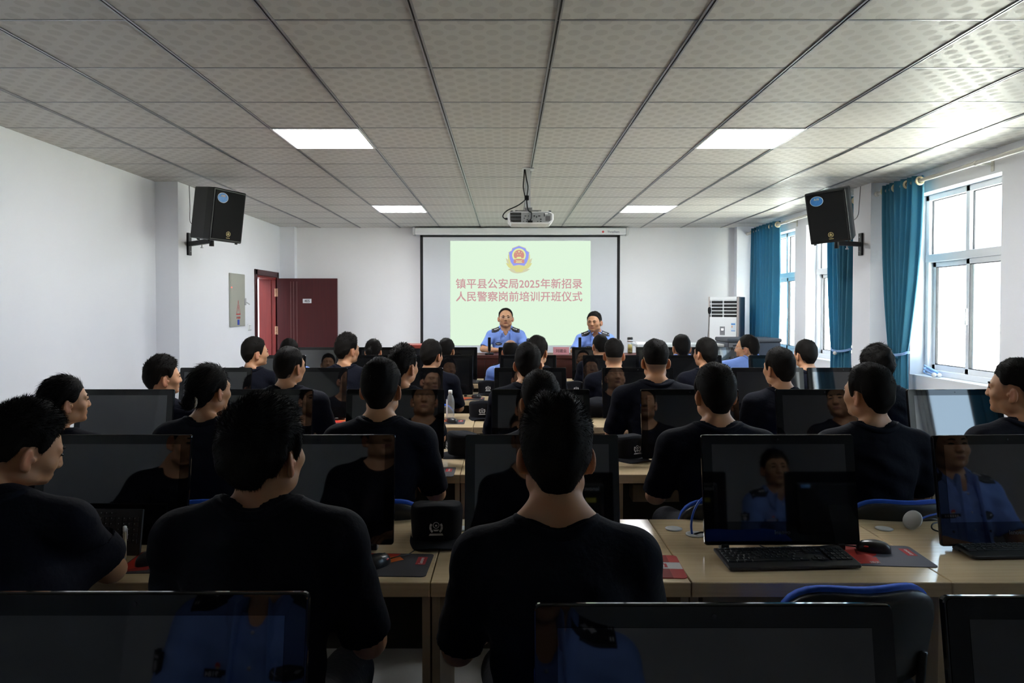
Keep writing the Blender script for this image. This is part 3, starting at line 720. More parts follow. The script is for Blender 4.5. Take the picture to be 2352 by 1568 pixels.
# ------------------------------------------------------------------ loudspeakers on wall brackets
def loudspeaker(px, py, y, rz, pitch, roll, label, arm_root, arm_tip, blabel):
    c = P(px, py, y)
    t = thing('loudspeaker', label, 'loudspeaker', c); t.rotation_euler = (Matrix.Rotation(math.radians(rz), 3, 'Z') @ Matrix.Rotation(math.radians(roll), 3, 'Y') @ Matrix.Rotation(math.radians(pitch), 3, 'X')).to_euler()
    hw, hh = 0.178, 0.238
    def sec(dy, s): return [(-hw*s, dy), (hw*s, dy)]
    poly = [(-hw, -0.15), (hw, -0.15), (hw, -0.06), (hw*0.78, 0.18), (-hw*0.78, 0.18), (-hw, -0.06)]
    bm_ = MB(); bm_.prism(poly, -hh, hh); body = bm_.build('cabinet', M_black, t)
    bv = body.modifiers.new('round', 'BEVEL'); bv.width = 0.012; bv.segments = 3
    m = MB(); m.box(-hw+0.016, hw-0.016, -0.158, -0.149, -hh+0.018, hh-0.018, b=0.006, seg=2); m.build('front_grille', M_grille, t)
    dx = -0.075 if rz < 0 else -0.085
    m = MB(); T = Matrix.Translation((dx, -0.1585, 0.155))
    m.prism(circle(0.058, 32, 0, 0, 1, 0.78), -0.0012, 0, T, axis='y'); rim = m.build('sticker', mat('sticker_rim', (0.5, 0.56, 0.62), 0.4), t)
    m = MB(); m.prism(circle(0.054, 32, 0, 0, 1, 0.77), -0.0018, -0.001, T, axis='y'); m.build('sticker_face', mat('sticker_blue', (0.03, 0.17, 0.45), 0.35, noise=0.3, nscale=60), rim)
    text('sticker_text', 'A10', 0.024, M_inkg, rim, T @ Matrix.Translation((0, -0.0022, 0.018)) @ UP, 0.02, width=0.044)
    m = MB(); TL = Matrix.Translation((0.012, -0.1585, -0.165))
    ring = circle(0.024, 28); ri = circle(0.0205, 28)
    for i in range(28):
        j = (i+1) % 28; m.add([(ring[i][0], 0, ring[i][1]), (ring[j][0], 0, ring[j][1]), (ri[j][0], 0, ri[j][1]), (ri[i][0], 0, ri[i][1])], [(0, 1, 2, 3)], TL)
    for k in range(3):
        a = PI/2+2*PI*k/3
        R = Matrix.Rotation(-a+PI/2, 4, 'Y')
        m.box(-0.0015, 0.0015, -0.0006, 0, 0, 0.019, TL @ R)
        for s in (-1, 1): m.box(-0.001, 0.001, -0.0006, 0, 0.004, 0.013, TL @ R @ Matrix.Rotation(s*0.5, 4, 'Y'))
        R2 = Matrix.Rotation(-a-PI/2, 4, 'Y'); m.box(-0.001, 0.001, -0.0006, 0, 0.0, 0.017, TL @ R2)
    m.build('maker_emblem', M_inkg, t)
    text('maker_name', 'YAMAHA', 0.014, M_inkg, t, TL @ Matrix.Translation((0, 0, -0.037)) @ UP, 0.02, width=0.042)
    for a in (-1, 1):
        for (fx, fy) in ((hw-0.03, -0.11), (hw*0.6-0.03, 0.14)):
            m = MB(); m.lathe([(0.012, -0.012), (0.014, 0.0)], 10, Matrix.Translation((a*fx, fy, -hh))); m.build('rubber_foot', M_blackm, t)
    # bracket
    r = Vector(arm_root); s = 1 if r.x > 0 else -1
    b = thing('speaker_bracket', blabel, 'wall bracket', r)
    tip = Vector(arm_tip)-r
    m = MB(); m.box(min(0, -s*0.022), max(0, -s*0.022), -0.033, 0.033, -0.11, 0.11, b=0.003); m.build('wall_plate', M_blackm, b)
    m = MB(); d = tip.copy(); L = d.length; T = d.to_track_quat('Y', 'Z').to_matrix().to_4x4()
    m.box(-0.018, 0.018, 0.0, L, -0.022, 0.022, T, b=0.003); m.build('arm', M_blackm, b)
    m = MB(); m.tube([tip+Vector((0, 0, -0.05)), tip+Vector((0, 0, 0.045))], 0.022, 12); m.build('pivot_post', M_blackm, b)
    m = MB(); k = tip*0.6; m.tube([k+Vector((0, 0, -0.05)), k+Vector((0, 0, -0.02))], 0.006, 8); m.lathe([(0.014, -0.056), (0.014, -0.046)], 10, Matrix.Translation(k)); m.build('clamp_knob', M_chrome, b)
    
    for zb in (0.07, -0.07):
        m = MB(); m.ball((-s*0.024, 0, zb), 0.006, 8); m.build('bolt', M_chrome, b)
    return t
a = P(431, 560, 7.06); b = P(486, 553, 6.80)
loudspeaker(500, 494, 6.72, 60, 7, 2, 'black loudspeaker with blue oval sticker on the door-side wall column', (-3.13, 7.09, a.z), (b.x, 6.80, b.z), 'black metal bracket holding the door-side loudspeaker')
a = P(1977, 561, 7.12); b = P(1922, 558, 6.82)
loudspeaker(1911, 494, 6.70, -40, 12, -4, 'black loudspeaker with blue oval sticker on the window-side wall column', (3.52, 7.12, a.z), (b.x, 6.82, b.z), 'black metal bracket holding the window-side loudspeaker')
for (a, b, lb) in (((-3.125, 7.12, H), [(-3.12, 7.12, 2.6), (-3.11, 7.1, 2.45), (-3.0, 7.0, 2.42), (-2.88, 6.95, 2.42)], 'thin grey cable hanging from the ceiling to the door-side loudspeaker'),
                 ((3.515, 7.15, H), [(3.50, 7.14, 2.65), (3.44, 7.05, 2.5), (3.33, 6.98, 2.44), (3.22, 6.92, 2.42)], 'thin grey cable hanging from the ceiling to the window-side loudspeaker')):
    m = MB(); m.tube(spline([a]+b, 6), 0.0035, 6); tag(m.build('speaker_cable', mat('grey_cable', (0.16, 0.16, 0.17), 0.6)), lb, 'cable')

# ------------------------------------------------------------------ projector
c = P(1219, 499, 6.10)
pj = thing('projector', 'white ceiling projector with grilles and ports on its back, hung before the screen', 'projector', (c.x, 6.24, c.z))
m = MB(); out = [(-0.195, -0.02), (-0.165, -0.052), (0.165, -0.052), (0.195, -0.02), (0.195, 0.03), (0.165, 0.05), (-0.165, 0.05), (-0.195, 0.03)]
m.prism(out, -0.135, 0.14, axis='y'); bd = m.build('case', M_white, pj)
bv = bd.modifiers.new('round', 'BEVEL'); bv.width = 0.006; bv.segments = 2
m = MB(); m.prism([(-0.175, -0.02), (-0.15, -0.042), (0.15, -0.042), (0.178, -0.02), (0.178, 0.03), (0.15, 0.044), (-0.175, 0.044)], -0.139, -0.134, axis='y'); m.build('rear_panel', mat('grey_panel_plastic', (0.25, 0.26, 0.26), 0.5), pj)
m = MB()
for i in range(3):
    for j in range(16): m.box(-0.172+0.0058*j, -0.168+0.0058*j, -0.1405, -0.138, 0.016-0.028*i, 0.040-0.028*i)
m.build('vent_grille', M_ink, pj)
m = MB(); rnd = random.Random(4)
for (x, z, a, b) in ((-0.045, 0.012, 0.012, 0.005), (-0.02, 0.012, 0.006, 0.005), (0.03, 0.012, 0.01, 0.008), (0.05, 0.004, 0.006, 0.012), (0.072, 0.012, 0.014, 0.006), (-0.055, -0.008, 0.006, 0.006), (-0.03, -0.02, 0.008, 0.006), (-0.005, -0.02, 0.008, 0.006),
                     (0.085, -0.016, 0.01, 0.008), (0.085, -0.034, 0.01, 0.006), (0.06, -0.034, 0.006, 0.006), (-0.06, -0.034, 0.005, 0.005), (-0.035, -0.034, 0.006, 0.006), (0.115, 0.02, 0.006, 0.02)):
    m.box(x-a/1.6, x+a/1.6, -0.141, -0.138, z-b/1.6, z+b/1.6)
m.build('port', M_ink, pj)
m = MB(); m.box(0.125, 0.165, -0.1405, -0.138, -0.03, 0.012); m.build('rear_speaker_grille', mat('dark_grille', (0.10, 0.10, 0.10), 0.7), pj)
m = MB(); m.box(0.12, 0.145, -0.1408, -0.138, 0.026, 0.036); m.build('rating_label', M_inkw, pj)
for x in (-0.16, 0.165):
    m = MB(); m.lathe([(0.012, 0.048), (0.012, 0.062)], 10, Matrix.Translation((x, -0.09, 0))); m.build('foot', M_black, pj)
pt = P(1214, 392, 6.22)
m = MB(); m.box(-0.022-0.02, 0.022-0.02, -0.015, 0.015, 0.08, H-c.z); m.build('ceiling_pole', M_silver, pj)
m = MB(); m.box(-0.07, 0.03, -0.05, 0.05, H-c.z-0.012, H-c.z); m.build('ceiling_plate', M_silver, pj)
m = MB(); m.box(-0.13, 0.09, -0.10, 0.1, 0.058, 0.066); m.box(-0.05, 0.02, -0.03, 0.03, 0.064, 0.10, b=0.004)
for (x, y) in ((-0.12, -0.09), (0.08, -0.09), (-0.12, 0.09), (0.08, 0.09)): m.box(x-0.012, x+0.012, y-0.012, y+0.012, 0.048, 0.062)
m.build('mounting_bracket', M_chrome, pj)
Zc = H-c.z
m = MB(); m.tube(spline([(-0.05, -0.02, Zc-0.005), (-0.055, -0.025, Zc*0.8), (-0.06, -0.03, Zc*0.62), (-0.045, -0.03, Zc*0.42), (-0.05, -0.035, Zc*0.36), (-0.11, -0.06, 0.11), (-0.2, -0.08, 0.065), (-0.236, -0.09, 0.02), (-0.22, -0.10, -0.006), (-0.19, -0.10, -0.008)], 8), 0.0055, 8)
m.tube([(-0.215, -0.10, -0.008), (-0.19, -0.10, -0.008)], 0.009, 8); m.build('power_cable', M_black, pj)
m = MB(); m.tube(spline([(-0.046, -0.02, Zc-0.005), (-0.035, -0.03, Zc*0.8), (-0.02, -0.035, Zc*0.62), (-0.03, -0.035, Zc*0.42), (-0.03, -0.05, 0.13), (-0.02, -0.12, 0.06), (0.004, -0.15, 0.04), (0.005, -0.155, 0.0), (-0.004, -0.148, -0.035)], 8), 0.0055, 8)
m.box(-0.025, 0.015, -0.155, -0.138, -0.044, -0.028); m.build('signal_cable', M_black, pj)
m = MB(); m.box(-0.05, -0.012, -0.05, -0.02, Zc*0.36, Zc*0.46, b=0.006); m.build('cable_tie', M_black, pj)
# ================================================================== desks, computers, chairs
MON_Y = [1.13, 2.58, 4.03, 5.50, 6.98, 8.40]
DX = [-2.2625+0.811*k for k in range(7)]
ORD = ['first', 'second', 'third', 'fourth', 'fifth', 'sixth', 'seventh']
ROWN = ['last', 'fifth', 'fourth', 'third', 'second', 'front']
def where(r, s):
    rn = 'row nearest the camera' if r == 0 else ('front row' if r == 5 else ROWN[r]+' row from the stage')
    return '%s, %s from the windows' % (rn, ORD[6-s])
DT = 0.75
def D(px, py, z=DT):
    """pixel -> point on the horizontal plane at height z"""
    k = P(px, py, 1.0).z-CZ
    return P(px, py, (z-CZ)/k)

# desk
def make_desk():
    t = thing('computer_desk', 'x', 'desk'); w = 0.404
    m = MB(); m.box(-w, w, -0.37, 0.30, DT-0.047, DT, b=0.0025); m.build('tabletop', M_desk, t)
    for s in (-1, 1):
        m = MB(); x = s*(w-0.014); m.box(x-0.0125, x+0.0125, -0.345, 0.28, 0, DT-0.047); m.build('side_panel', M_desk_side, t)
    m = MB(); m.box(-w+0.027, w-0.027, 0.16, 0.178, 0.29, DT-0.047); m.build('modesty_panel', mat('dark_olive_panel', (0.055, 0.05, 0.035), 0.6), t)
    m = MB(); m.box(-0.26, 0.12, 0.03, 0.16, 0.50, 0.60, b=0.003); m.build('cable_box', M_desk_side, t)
    m = MB(); m.lathe([(0.030, DT), (0.033, DT+0.003), (0.024, DT+0.005), (0.0, DT+0.004)], 20, Matrix.Translation((-0.335, 0.17, 0))); m.build('grommet', M_silver, t)
    return t
desk0 = make_desk(); used_desk = False
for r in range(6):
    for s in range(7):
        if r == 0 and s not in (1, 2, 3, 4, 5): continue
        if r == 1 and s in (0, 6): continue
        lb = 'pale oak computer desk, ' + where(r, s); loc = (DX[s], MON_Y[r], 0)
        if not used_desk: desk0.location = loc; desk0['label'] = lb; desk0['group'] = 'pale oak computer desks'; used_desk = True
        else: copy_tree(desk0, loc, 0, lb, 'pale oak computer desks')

# monitor
M_bezel = mat('black_bezel_glass', (0.004, 0.004, 0.0045), 0.03, 0.5, ior=1.46)
M_scrn = mat('dark_screen_glass', (0.004, 0.004, 0.005), 0.035, 0.5, ior=1.92)
M_gloss = mat('glossy_black_plastic', (0.006, 0.006, 0.007), 0.06, 0.5)
TILT = Matrix.Translation((0, -0.05, 0.017)) @ Matrix.Rotation(math.radians(-9), 4, 'X')
MW, MH = 0.55, 0.385
def make_monitor():
    t = thing('computer_monitor', 'x', 'computer monitor')
    m = MB(); m.prism([(p[0], p[1]+MH/2) for p in rrect(MW, MH, 0.010)], 0.0, 0.016, TILT, axis='y')
    hb = m.build('housing', M_gloss, t); bv = hb.modifiers.new('round', 'BEVEL'); bv.width = 0.004; bv.segments = 2; bv.limit_method = 'ANGLE'
    m = MB(); m.box(-0.22, 0.22, 0.014, 0.045, 0.05, 0.33, TILT, b=0.02, seg=2); m.build('rear_cover', M_black, t)
    m = MB(); m.prism([(p[0], p[1]+MH/2) for p in rrect(MW-0.006, MH-0.006, 0.009)], -0.0025, 0.001, TILT, axis='y'); m.build('front_glass', M_bezel, t)
    m = MB(); m.box(-MW/2+0.036, MW/2-0.036, -0.0032, -0.002, 0.082, MH-0.034, TILT); m.build('screen', M_scrn, t)
    m = MB(); m.prism(circle(0.0035, 12, 0, MH-0.017), -0.0034, -0.002, TILT, axis='y'); m.build('webcam', mat('lens_grey', (0.03, 0.03, 0.035), 0.2), t)
    text('maker_name', 'lenovo', 0.02, mat('logo_dim_silver', (0.07, 0.07, 0.07), 0.4), t, TILT @ Matrix.Translation((0, -0.0028, 0.045)) @ UP, 0.015, width=0.055)
    BK = lambda x, z: TILT @ Matrix.Translation((x, 0.0462, z)) @ Matrix.Rotation(PI, 4, 'Z') @ UP
    text('rear_name', 'lenovo', 0.03, mat('rear_logo_silver', (0.45, 0.45, 0.45), 0.4), t, BK(0.15, 0.30), 0.01, width=0.085)
    m = MB(); m.box(0.11, 0.175, 0.0445, 0.046, 0.225, 0.25, TILT); m.build('rear_label', mat('yellow_label', (0.42, 0.36, 0.05), 0.6), t)
    m = MB(); m.box(-0.20, -0.15, 0.0445, 0.046, 0.30, 0.318, TILT); m.build('blue_sticker', mat('rear_sticker_blue', (0.08, 0.22, 0.5), 0.5), t)
    for s in (-1, 1):
        m = MB(); m.box(s*0.205-0.014, s*0.205+0.014, -0.058, -0.020, 0.0, 0.022, b=0.003); m.build('foot', M_black, t)
    m = MB(); m.add([(-0.06, 0.03, 0.22), (0.06, 0.03, 0.22), (0.09, 0.14, 0.004), (-0.09, 0.14, 0.004), (-0.06, 0.02, 0.215), (0.06, 0.02, 0.215), (0.09, 0.13, 0.0), (-0.09, 0.13, 0.0)],
                    [(0, 1, 2, 3), (7, 6, 5, 4), (0, 4, 5, 1), (1, 5, 6, 2), (2, 6, 7, 3), (3, 7, 4, 0)]); m.build('kickstand', M_black, t)
    return t
mon0 = make_monitor(); used_mon = False
MONS = {0: [(2, 298, 0), (3, 1647, 0), (4, 2594, 0), (5, 3895, 0)],
        1: [(1, 258, 0), (2, 729, 0.5), (3, 1245, 0), (4, 1790, 0.6), (5, 2321, 3)],
        2: [(0, 284, 0), (1, 604, 0), (2, 907, 0), (3, 1242, 0), (4, 1586, 0), (5, 1897, 0), (6, 2197, 3)],
        3: [(0, 494, 0), (1, 714, 0), (2, 934, 0), (3, 1218, 0), (4, 1466, 0), (5, 1765, 0), (6, 1939, 0)],
        4: [(0, 636, 0), (1, 866, 0), (2, 1021, 0), (3, 1213, 0), (4, 1404, 0), (5, 1594, 0), (6, 1786, 0)],
        5: [(0, 725, 0), (1, 877, 0), (2, 1042, 0), (3, 1199, 0), (4, 1368, 0), (5, 1516, 0), (6, 1645, 0)]}
for r, L in MONS.items():
    for s, px, yaw in L:
        y = MON_Y[r]-0.02+{(0, 2): 0.015, (0, 3): -0.03, (0, 4): 0.0}.get((r, s), 0); X = (px-1162)/F*(y+0.0)
        lb = 'black glossy all-in-one computer, ' + where(r, s); loc = (X, y, DT)
        if not used_mon:
            mon0.location = loc; mon0['label'] = lb; mon0['group'] = 'all-in-one computers'; mon0.rotation_euler = (0, 0, math.radians(yaw)); used_mon = True
        else: copy_tree(mon0, loc, math.radians(yaw), lb, 'all-in-one computers')

# chair
M_chairk = mat('black_chair_plastic', (0.014, 0.014, 0.016), 0.4, 0.5); M_chairb = mat('bright_blue_mesh_cloth', (0.015, 0.085, 0.50), 0.7, 0.3, bump=0.2, bscale=700)
def slab(xs, zt, zb, yf, yb, rows=8):
    v = []; f = []; n = len(xs)
    for k in (0, 1):
        for i, x in enumerate(xs):
            for j in range(rows+1):
                z = zb(x)+(zt(x)-zb(x))*j/rows
                v.append((x, (yf if k else yb)(x, z), z))
    N = n*(rows+1); q = lambda k, i, j: k*N+i*(rows+1)+j
    for i in range(n-1):
        for j in range(rows):
            f.append((q(0, i, j), q(0, i+1, j), q(0, i+1, j+1), q(0, i, j+1))); f.append((q(1, i, j), q(1, i, j+1), q(1, i+1, j+1), q(1, i+1, j)))
        f.append((q(0, i, rows), q(0, i+1, rows), q(1, i+1, rows), q(1, i, rows))); f.append((q(0, i+1, 0), q(0, i, 0), q(1, i, 0), q(1, i+1, 0)))
    for j in range(rows):
        f.append((q(0, 0, j), q(0, 0, j+1), q(1, 0, j+1), q(1, 0, j))); f.append((q(0, n-1, j+1), q(0, n-1, j), q(1, n-1, j), q(1, n-1, j+1)))
    return v, f
def make_chair():
    t = thing('office_chair', 'x', 'chair'); hw = 0.225
    xs = [hw*math.sin(PI/2*k/10) for k in range(-10, 11)]
    sup = lambda x, w, h: h*(max(0.0, 1-abs(x/w)**3.2))**(1/3.0)
    cv = lambda x: 0.05*(x/hw)**2
    m = MB(); m.add(*slab(xs, lambda x: 0.66+sup(x, hw+0.001, 0.165)-0.010*math.cos(x*14), lambda x: 0.60-sup(x, hw+0.001, 0.08), lambda x, z: -0.222+cv(x)-0.25*(z-0.6)**1, lambda x, z: -0.246+cv(x)-0.25*(z-0.6)), smooth=True)
    m.build('back_shell', M_chairk, t)
    x2 = [x*0.985 for x in xs]
    m = MB(); m.add(*slab(x2, lambda x: 0.672+sup(x, hw*0.986, 0.165)-0.010*math.cos(x*14), lambda x: 0.60-sup(x, hw*0.986, 0.07), lambda x, z: -0.198+cv(x)-0.25*(z-0.6), lambda x, z: -0.2215+cv(x)-0.25*(z-0.6)), smooth=True)
    m.build('backrest', M_chairb, t)
    m = MB(); m.prism(rrect(0.46, 0.44, 0.08, 5), 0.455, 0.475); sb = m.build('seat', M_chairk, t)
    m = MB(); m.prism(rrect(0.45, 0.43, 0.08, 5), 0.475, 0.50); sb = m.build('seat_cushion', M_chairk, t); bv = sb.modifiers.new('round', 'BEVEL'); bv.width = 0.01; bv.segments = 2; bv.limit_method = 'ANGLE'
    for s in (-1, 1):
        m = MB(); m.tube(spline([(s*0.2, -0.215, 0.62), (s*0.2, -0.2, 0.5), (s*0.2, -0.17, 0.45), (s*0.205, 0.0, 0.445), (s*0.21, 0.16, 0.44), (s*0.215, 0.2, 0.38), (s*0.22, 0.21, 0.08), (s*0.22, 0.19, 0.018), (s*0.22, 0.0, 0.013), (s*0.22, -0.22, 0.013)], 5), 0.0125, 8)
        m.build('leg_frame', M_chairk, t)
    m = MB(); m.tube([(-0.22, -0.21, 0.013), (0.22, -0.21, 0.013)], 0.0125, 8); m.build('floor_bar', M_chairk, t)
    return t
chair0 = make_chair(); used_chair = [False]
def chair(loc, rz, label, group='black chairs with blue mesh backs'):
    if not used_chair[0]:
        used_chair[0] = True; chair0.location = loc; chair0.rotation_euler = (0, 0, rz); tag(chair0, label, None, group); return chair0
    return copy_tree(chair0, loc, rz, label, group)
b = P(1955, 1360, 2.02)
chair((b.x, 2.235, 0), math.radians(4), 'empty black chair with blue trimmed back pushed under the desk, nearest the camera')

# ------------------------------------------------------------------ keyboards
M_key = mat('black_keycap', (0.012, 0.012, 0.013), 0.45, 0.5); M_keyb = mat('black_keyboard_case', (0.016, 0.016, 0.018), 0.4, 0.5)
def make_keyboard():
    t = thing('keyboard', 'x', 'keyboard')
    KT = Matrix.Rotation(math.radians(5.5), 4, 'X')
    m = MB(); m.prism([(-0.215, -0.075), (0.215, -0.075), (0.222, -0.068), (0.222, 0.078), (-0.222, 0.078), (-0.222, -0.068)], -0.0, 0.011, Matrix.Translation((0, 0, 0.011)) @ KT)
    kb = m.build('case', M_keyb, t); bv = kb.modifiers.new('round', 'BEVEL'); bv.width = 0.003; bv.segments = 2; bv.limit_method = 'ANGLE'
    m = MB(); lg = MB()
    T0 = Matrix.Translation((0, 0, 0.022)) @ KT
    rows = [(0.062, 0.009, ['Esc']+['F%d' % i for i in range(1, 13)]), (0.044, 0.0165, list('`1234567890-=')+['<']), (0.026, 0.0165, ['|<']+list('QWERTYUIOP[]\\')), (0.008, 0.0165, ['Caps']+list("ASDFGHJKL;'")+['Ent']),
            (-0.010, 0.0165, ['Shift']+list('ZXCVBNM,./')+['Shift']), (-0.028, 0.0165, ['Ctrl', 'Fn', 'Alt', ' ', 'Alt', 'Ctrl'])]
    for ri, (y, h, ks) in enumerate(rows):
        n = len(ks); wid = [1.0]*n
        if ri == 1: wid[-1] = 1.7
        if ri == 2: wid[0] = 1.4; wid[-1] = 1.3
        if ri == 3: wid[0] = 1.6; wid[-1] = 2.0
        if ri == 4: wid[0] = 2.2; wid[-1] = 2.6
        if ri == 5: wid = [1.5, 1.2, 1.3, 6.5, 1.3, 1.5]
        tot = sum(wid); x = -0.212
        for k, wd in zip(ks, wid):
            dx = 0.276*wd/tot
            m.box(x+0.0012, x+dx-0.0012, y-h/2+0.001, y+h/2-0.001, 0, 0.0035, T0, b=0.0008)
            if k.strip():
                lg.box(x+0.004, x+0.004+0.0022*min(len(k), 3), y+h*0.10, y+h*0.10+0.0028, 0.0035, 0.0037, T0)
            x += dx
    for (bx, cols, rws) in ((0.074, 3, [(0.062, .009), (0.044, .0165), (0.026, .0165), (-0.028, .0165)]), (0.137, 4, [(0.044, .0165), (0.026, .0165), (0.008, .0165), (-0.010, .0165), (-0.028, .0165)])):
        for y, h in rws:
            for c in range(cols):
                x = bx+c*0.0185
                m.box(x+0.001, x+0.0172, y-h/2+0.001, y+h/2-0.001, 0, 0.0035, T0, b=0.0008); lg.box(x+0.004, x+0.0065, y+h*0.1, y+h*0.1+0.0028, 0.0035, 0.0037, T0)
    m.box(0.093, 0.109, -0.018, -0.003, 0, 0.0035, T0, b=0.0008)
    kk = m.build('keycaps', M_key, t); kk['kind'] = 'stuff'
    lg.build('key_legends', mat('key_print', (0.35, 0.36, 0.37), 0.6), t)['kind'] = 'stuff'
    return t
kb0 = make_keyboard(); G = 'black desktop keyboards'
def place(src, flag, loc, rz, label, group, rx=0.0):
    if not flag: flag.append(1); o = src; o.location = loc; tag(o, label, None, group)
    else: o = copy_tree(src, loc, rz, label, group)
    o.rotation_euler = (rx, 0, rz); return o
kf = []
a = D(1806, 1292); place(kb0, kf, (a.x, a.y, DT), math.radians(3.5), 'black full-size keyboard lying before the computer that mirrors a uniformed woman', G)
a = D(2345, 1268); place(kb0, kf, (a.x, a.y, DT), math.radians(2), 'black keyboard cut by the picture edge, nearest the windows', G)
a = P(190, 1235, 2.46); place(kb0, kf, (a.x, 2.452, DT+0.083), math.radians(-2), 'black keyboard propped upright against the screen before the writing man', G, math.radians(74))
a = D(1462, 968); place(kb0, kf, (a.x, 5.32, DT), 0, 'black keyboard half hidden behind a faded-haircut trainee, third row from the stage', G)
a = D(1071, 874); place(kb0, kf, (a.x, 8.16, DT), 0, 'black keyboard on the front desk row, beside a mouse and below the table', G)

# ------------------------------------------------------------------ mouse pads, mice
def make_pad(kind):
    t = thing('mouse_pad', 'x', 'mouse pad'); hw, hh = 0.135, 0.105
    col = {'dark': (0.045, 0.043, 0.05), 'band': (0.42, 0.045, 0.04), 'grey': (0.10, 0.10, 0.125)}[kind]
    m = MB(); m.prism(rrect(2*hw, 2*hh, 0.015), 0, 0.0025); m.build('pad', mat('pad_'+kind, col, 0.75, 0.3), t)
    def pp(name, polys, m_, z):
        b = MB()
        for p in polys: b.prism(p, 0.0024, z)
        b.build(name, m_, t)
    red = mat('pad_red', (0.44, 0.025, 0.015), 0.7, 0.3); ora = mat('pad_orange', (0.62, 0.14, 0.03), 0.7, 0.3); rd2 = mat('pad_dark_red', (0.23, 0.012, 0.01), 0.7, 0.3); lab = mat('pad_label_red', (0.36, 0.02, 0.025), 0.7, 0.3)
    LT = Matrix.Translation((0.101, 0.035, 0.0032)) @ Matrix.Rotation(PI/2, 4, 'Z')
    if kind in ('dark', 'grey'):
        pp('red_print', [[(-0.13, -0.09), (-0.06, -0.04), (-0.02, 0.0), (0.02, 0.10), (-0.12, 0.104), (-0.133, 0.09)]], red, 0.0027)
        pp('orange_print', [[(-0.085, 0.0), (0.0, 0.015), (0.04, 0.045), (0.02, 0.075), (-0.07, 0.065)]], ora if kind == 'dark' else rd2, 0.0029)
        pp('dark_red_print', [[(-0.13, -0.095), (-0.04, -0.08), (-0.03, -0.02), (-0.06, -0.035)]], rd2 if kind == 'dark' else red, 0.0028)
        pp('label_patch', [[(0.085, 0.0), (0.118, 0.0), (0.118, 0.072), (0.085, 0.072)]], lab, 0.0029)
        text('maker_name', 'Lenovo', 0.02, mat('pad_white', (0.62, 0.55, 0.53), 0.7), t, LT, 0.01, width=0.056, depth=0.0002)
        if kind == 'grey': text('series_name', '扬天', 0.02, MATS['pad_white'], t, Matrix.Translation((-0.055, -0.075, 0.0031)), 0.01, width=0.035, depth=0.0002)
    else:
        pp('grey_band', [[(-0.134, -0.025), (0.134, -0.025), (0.134, 0.035), (-0.134, 0.035)]], mat('pad_band_grey', (0.50, 0.48, 0.48), 0.7, 0.3), 0.0027)
        pp('dark_red_print', [[(0.05, 0.035), (0.10, 0.035), (0.10, 0.104), (0.05, 0.104)]], rd2, 0.0029); pp('dark_red_print', [[(0.03, -0.104), (0.09, -0.104), (0.09, -0.025), (0.03, -0.025)]], rd2, 0.0029)
        pp('label_patch', [[(0.04, -0.012), (0.088, -0.012), (0.088, 0.022), (0.04, 0.022)]], lab, 0.0029)
        text('label_character', '为', 0.03, mat('pad_white', (0.62, 0.55, 0.53), 0.7), t, Matrix.Translation((0.064, 0.005, 0.0031)), 0.01, width=0.03, depth=0.0002)
    return t
pad_d, pad_b, pad_g = make_pad('dark'), make_pad('band'), make_pad('grey'); PG = 'red and grey mouse pads'
fd = []
a = D(905, 1297); place(pad_d, fd, (a.x-0.015, a.y, DT), math.radians(-2), 'red, orange and charcoal mouse pad under the mouse, in front of the nearest cap', PG)
a = D(1530, 1300); place(pad_b, [], (a.x-0.085, a.y, DT), math.radians(-3), 'red mouse pad with a grey band, beside the nearest middle trainee', PG)
a = D(2030, 1276); place(pad_g, [], (a.x-0.005, a.y, DT), math.radians(-4), 'red and grey mouse pad at the desk seam, right beside the full-size keyboard', PG)
a = D(390, 1290); place(pad_d, fd, (a.x, a.y, DT), math.radians(3), 'red mouse pad under the elbow of the writing man', PG)
a = D(985, 1084); place(pad_d, fd, (a.x, a.y, DT), 0, 'red and grey mouse pad without a mouse, fourth desk row from the stage', PG)
a = D(1032, 970); place(pad_d, fd, (a.x-0.02, a.y+0.02, DT), 0, 'red mouse pad beside the clear water bottle', PG)
a = D(1075, 916); place(pad_d, fd, (a.x+0.02, a.y, DT), 0, 'red mouse pad under a mouse, second desk row from the stage', PG)
a = D(800, 968); place(pad_d, fd, (a.x, a.y, DT), 0, 'red mouse pad by the elbow of the trainee in the third row', PG)

M_mouse = mat('black_mouse_plastic', (0.012, 0.012, 0.014), 0.30, 0.5)
def make_mouse():
    t = thing('computer_mouse', 'x', 'computer mouse')
    def fn(u, v):
        th = 2*PI*u; ph = PI/2*v
        x = 0.031*math.cos(th)*math.cos(ph)**0.6; y = 0.056*math.sin(th)*math.cos(ph)**0.6
        z = 0.036*math.sin(ph)**0.8*(1-2.2*max(0, y)) - 0.05*max(0, y)**1.3*math.sin(ph)
        return (x*(1+1.2*(y-0.0)*0.6), y, max(z, 0)+0.001)
    m = MB(); m.grid(fn, 28, 10); m.prism(circle(1, 24, 0, 0, 0.031, 0.056), 0.0, 0.003); m.build('shell', M_mouse, t)
    m = MB(); m.lathe([(0.008, -0.003), (0.009, 0.0), (0.008, 0.003)], 14, Matrix.Translation((0, 0.033, 0.024)) @ Matrix.Rotation(PI/2, 4, 'Y')); m.build('scroll_wheel', M_blackm, t)
    
    for q in (-1, 1):
        m = MB(); m.ball((q*0.0245, 0.020, 0.0185), (0.004, 0.012, 0.004), 8); m.build('side_button', mat('red_button', (0.45, 0.02, 0.015), 0.4), t)
    m = MB(); m.tube([(0, 0.052, 0.006), (0.004, 0.09, 0.004), (0.02, 0.13, 0.004), (0.01, 0.17, 0.004)], 0.002, 6); m.build('cable', M_black, t)
    return t
ms0 = make_mouse(); mf = []; MG = 'black computer mice'
a = D(866, 1300); place(ms0, mf, (a.x, a.y, DT+0.003), math.radians(-35), 'black mouse on the red and orange pad before the nearest cap', MG)
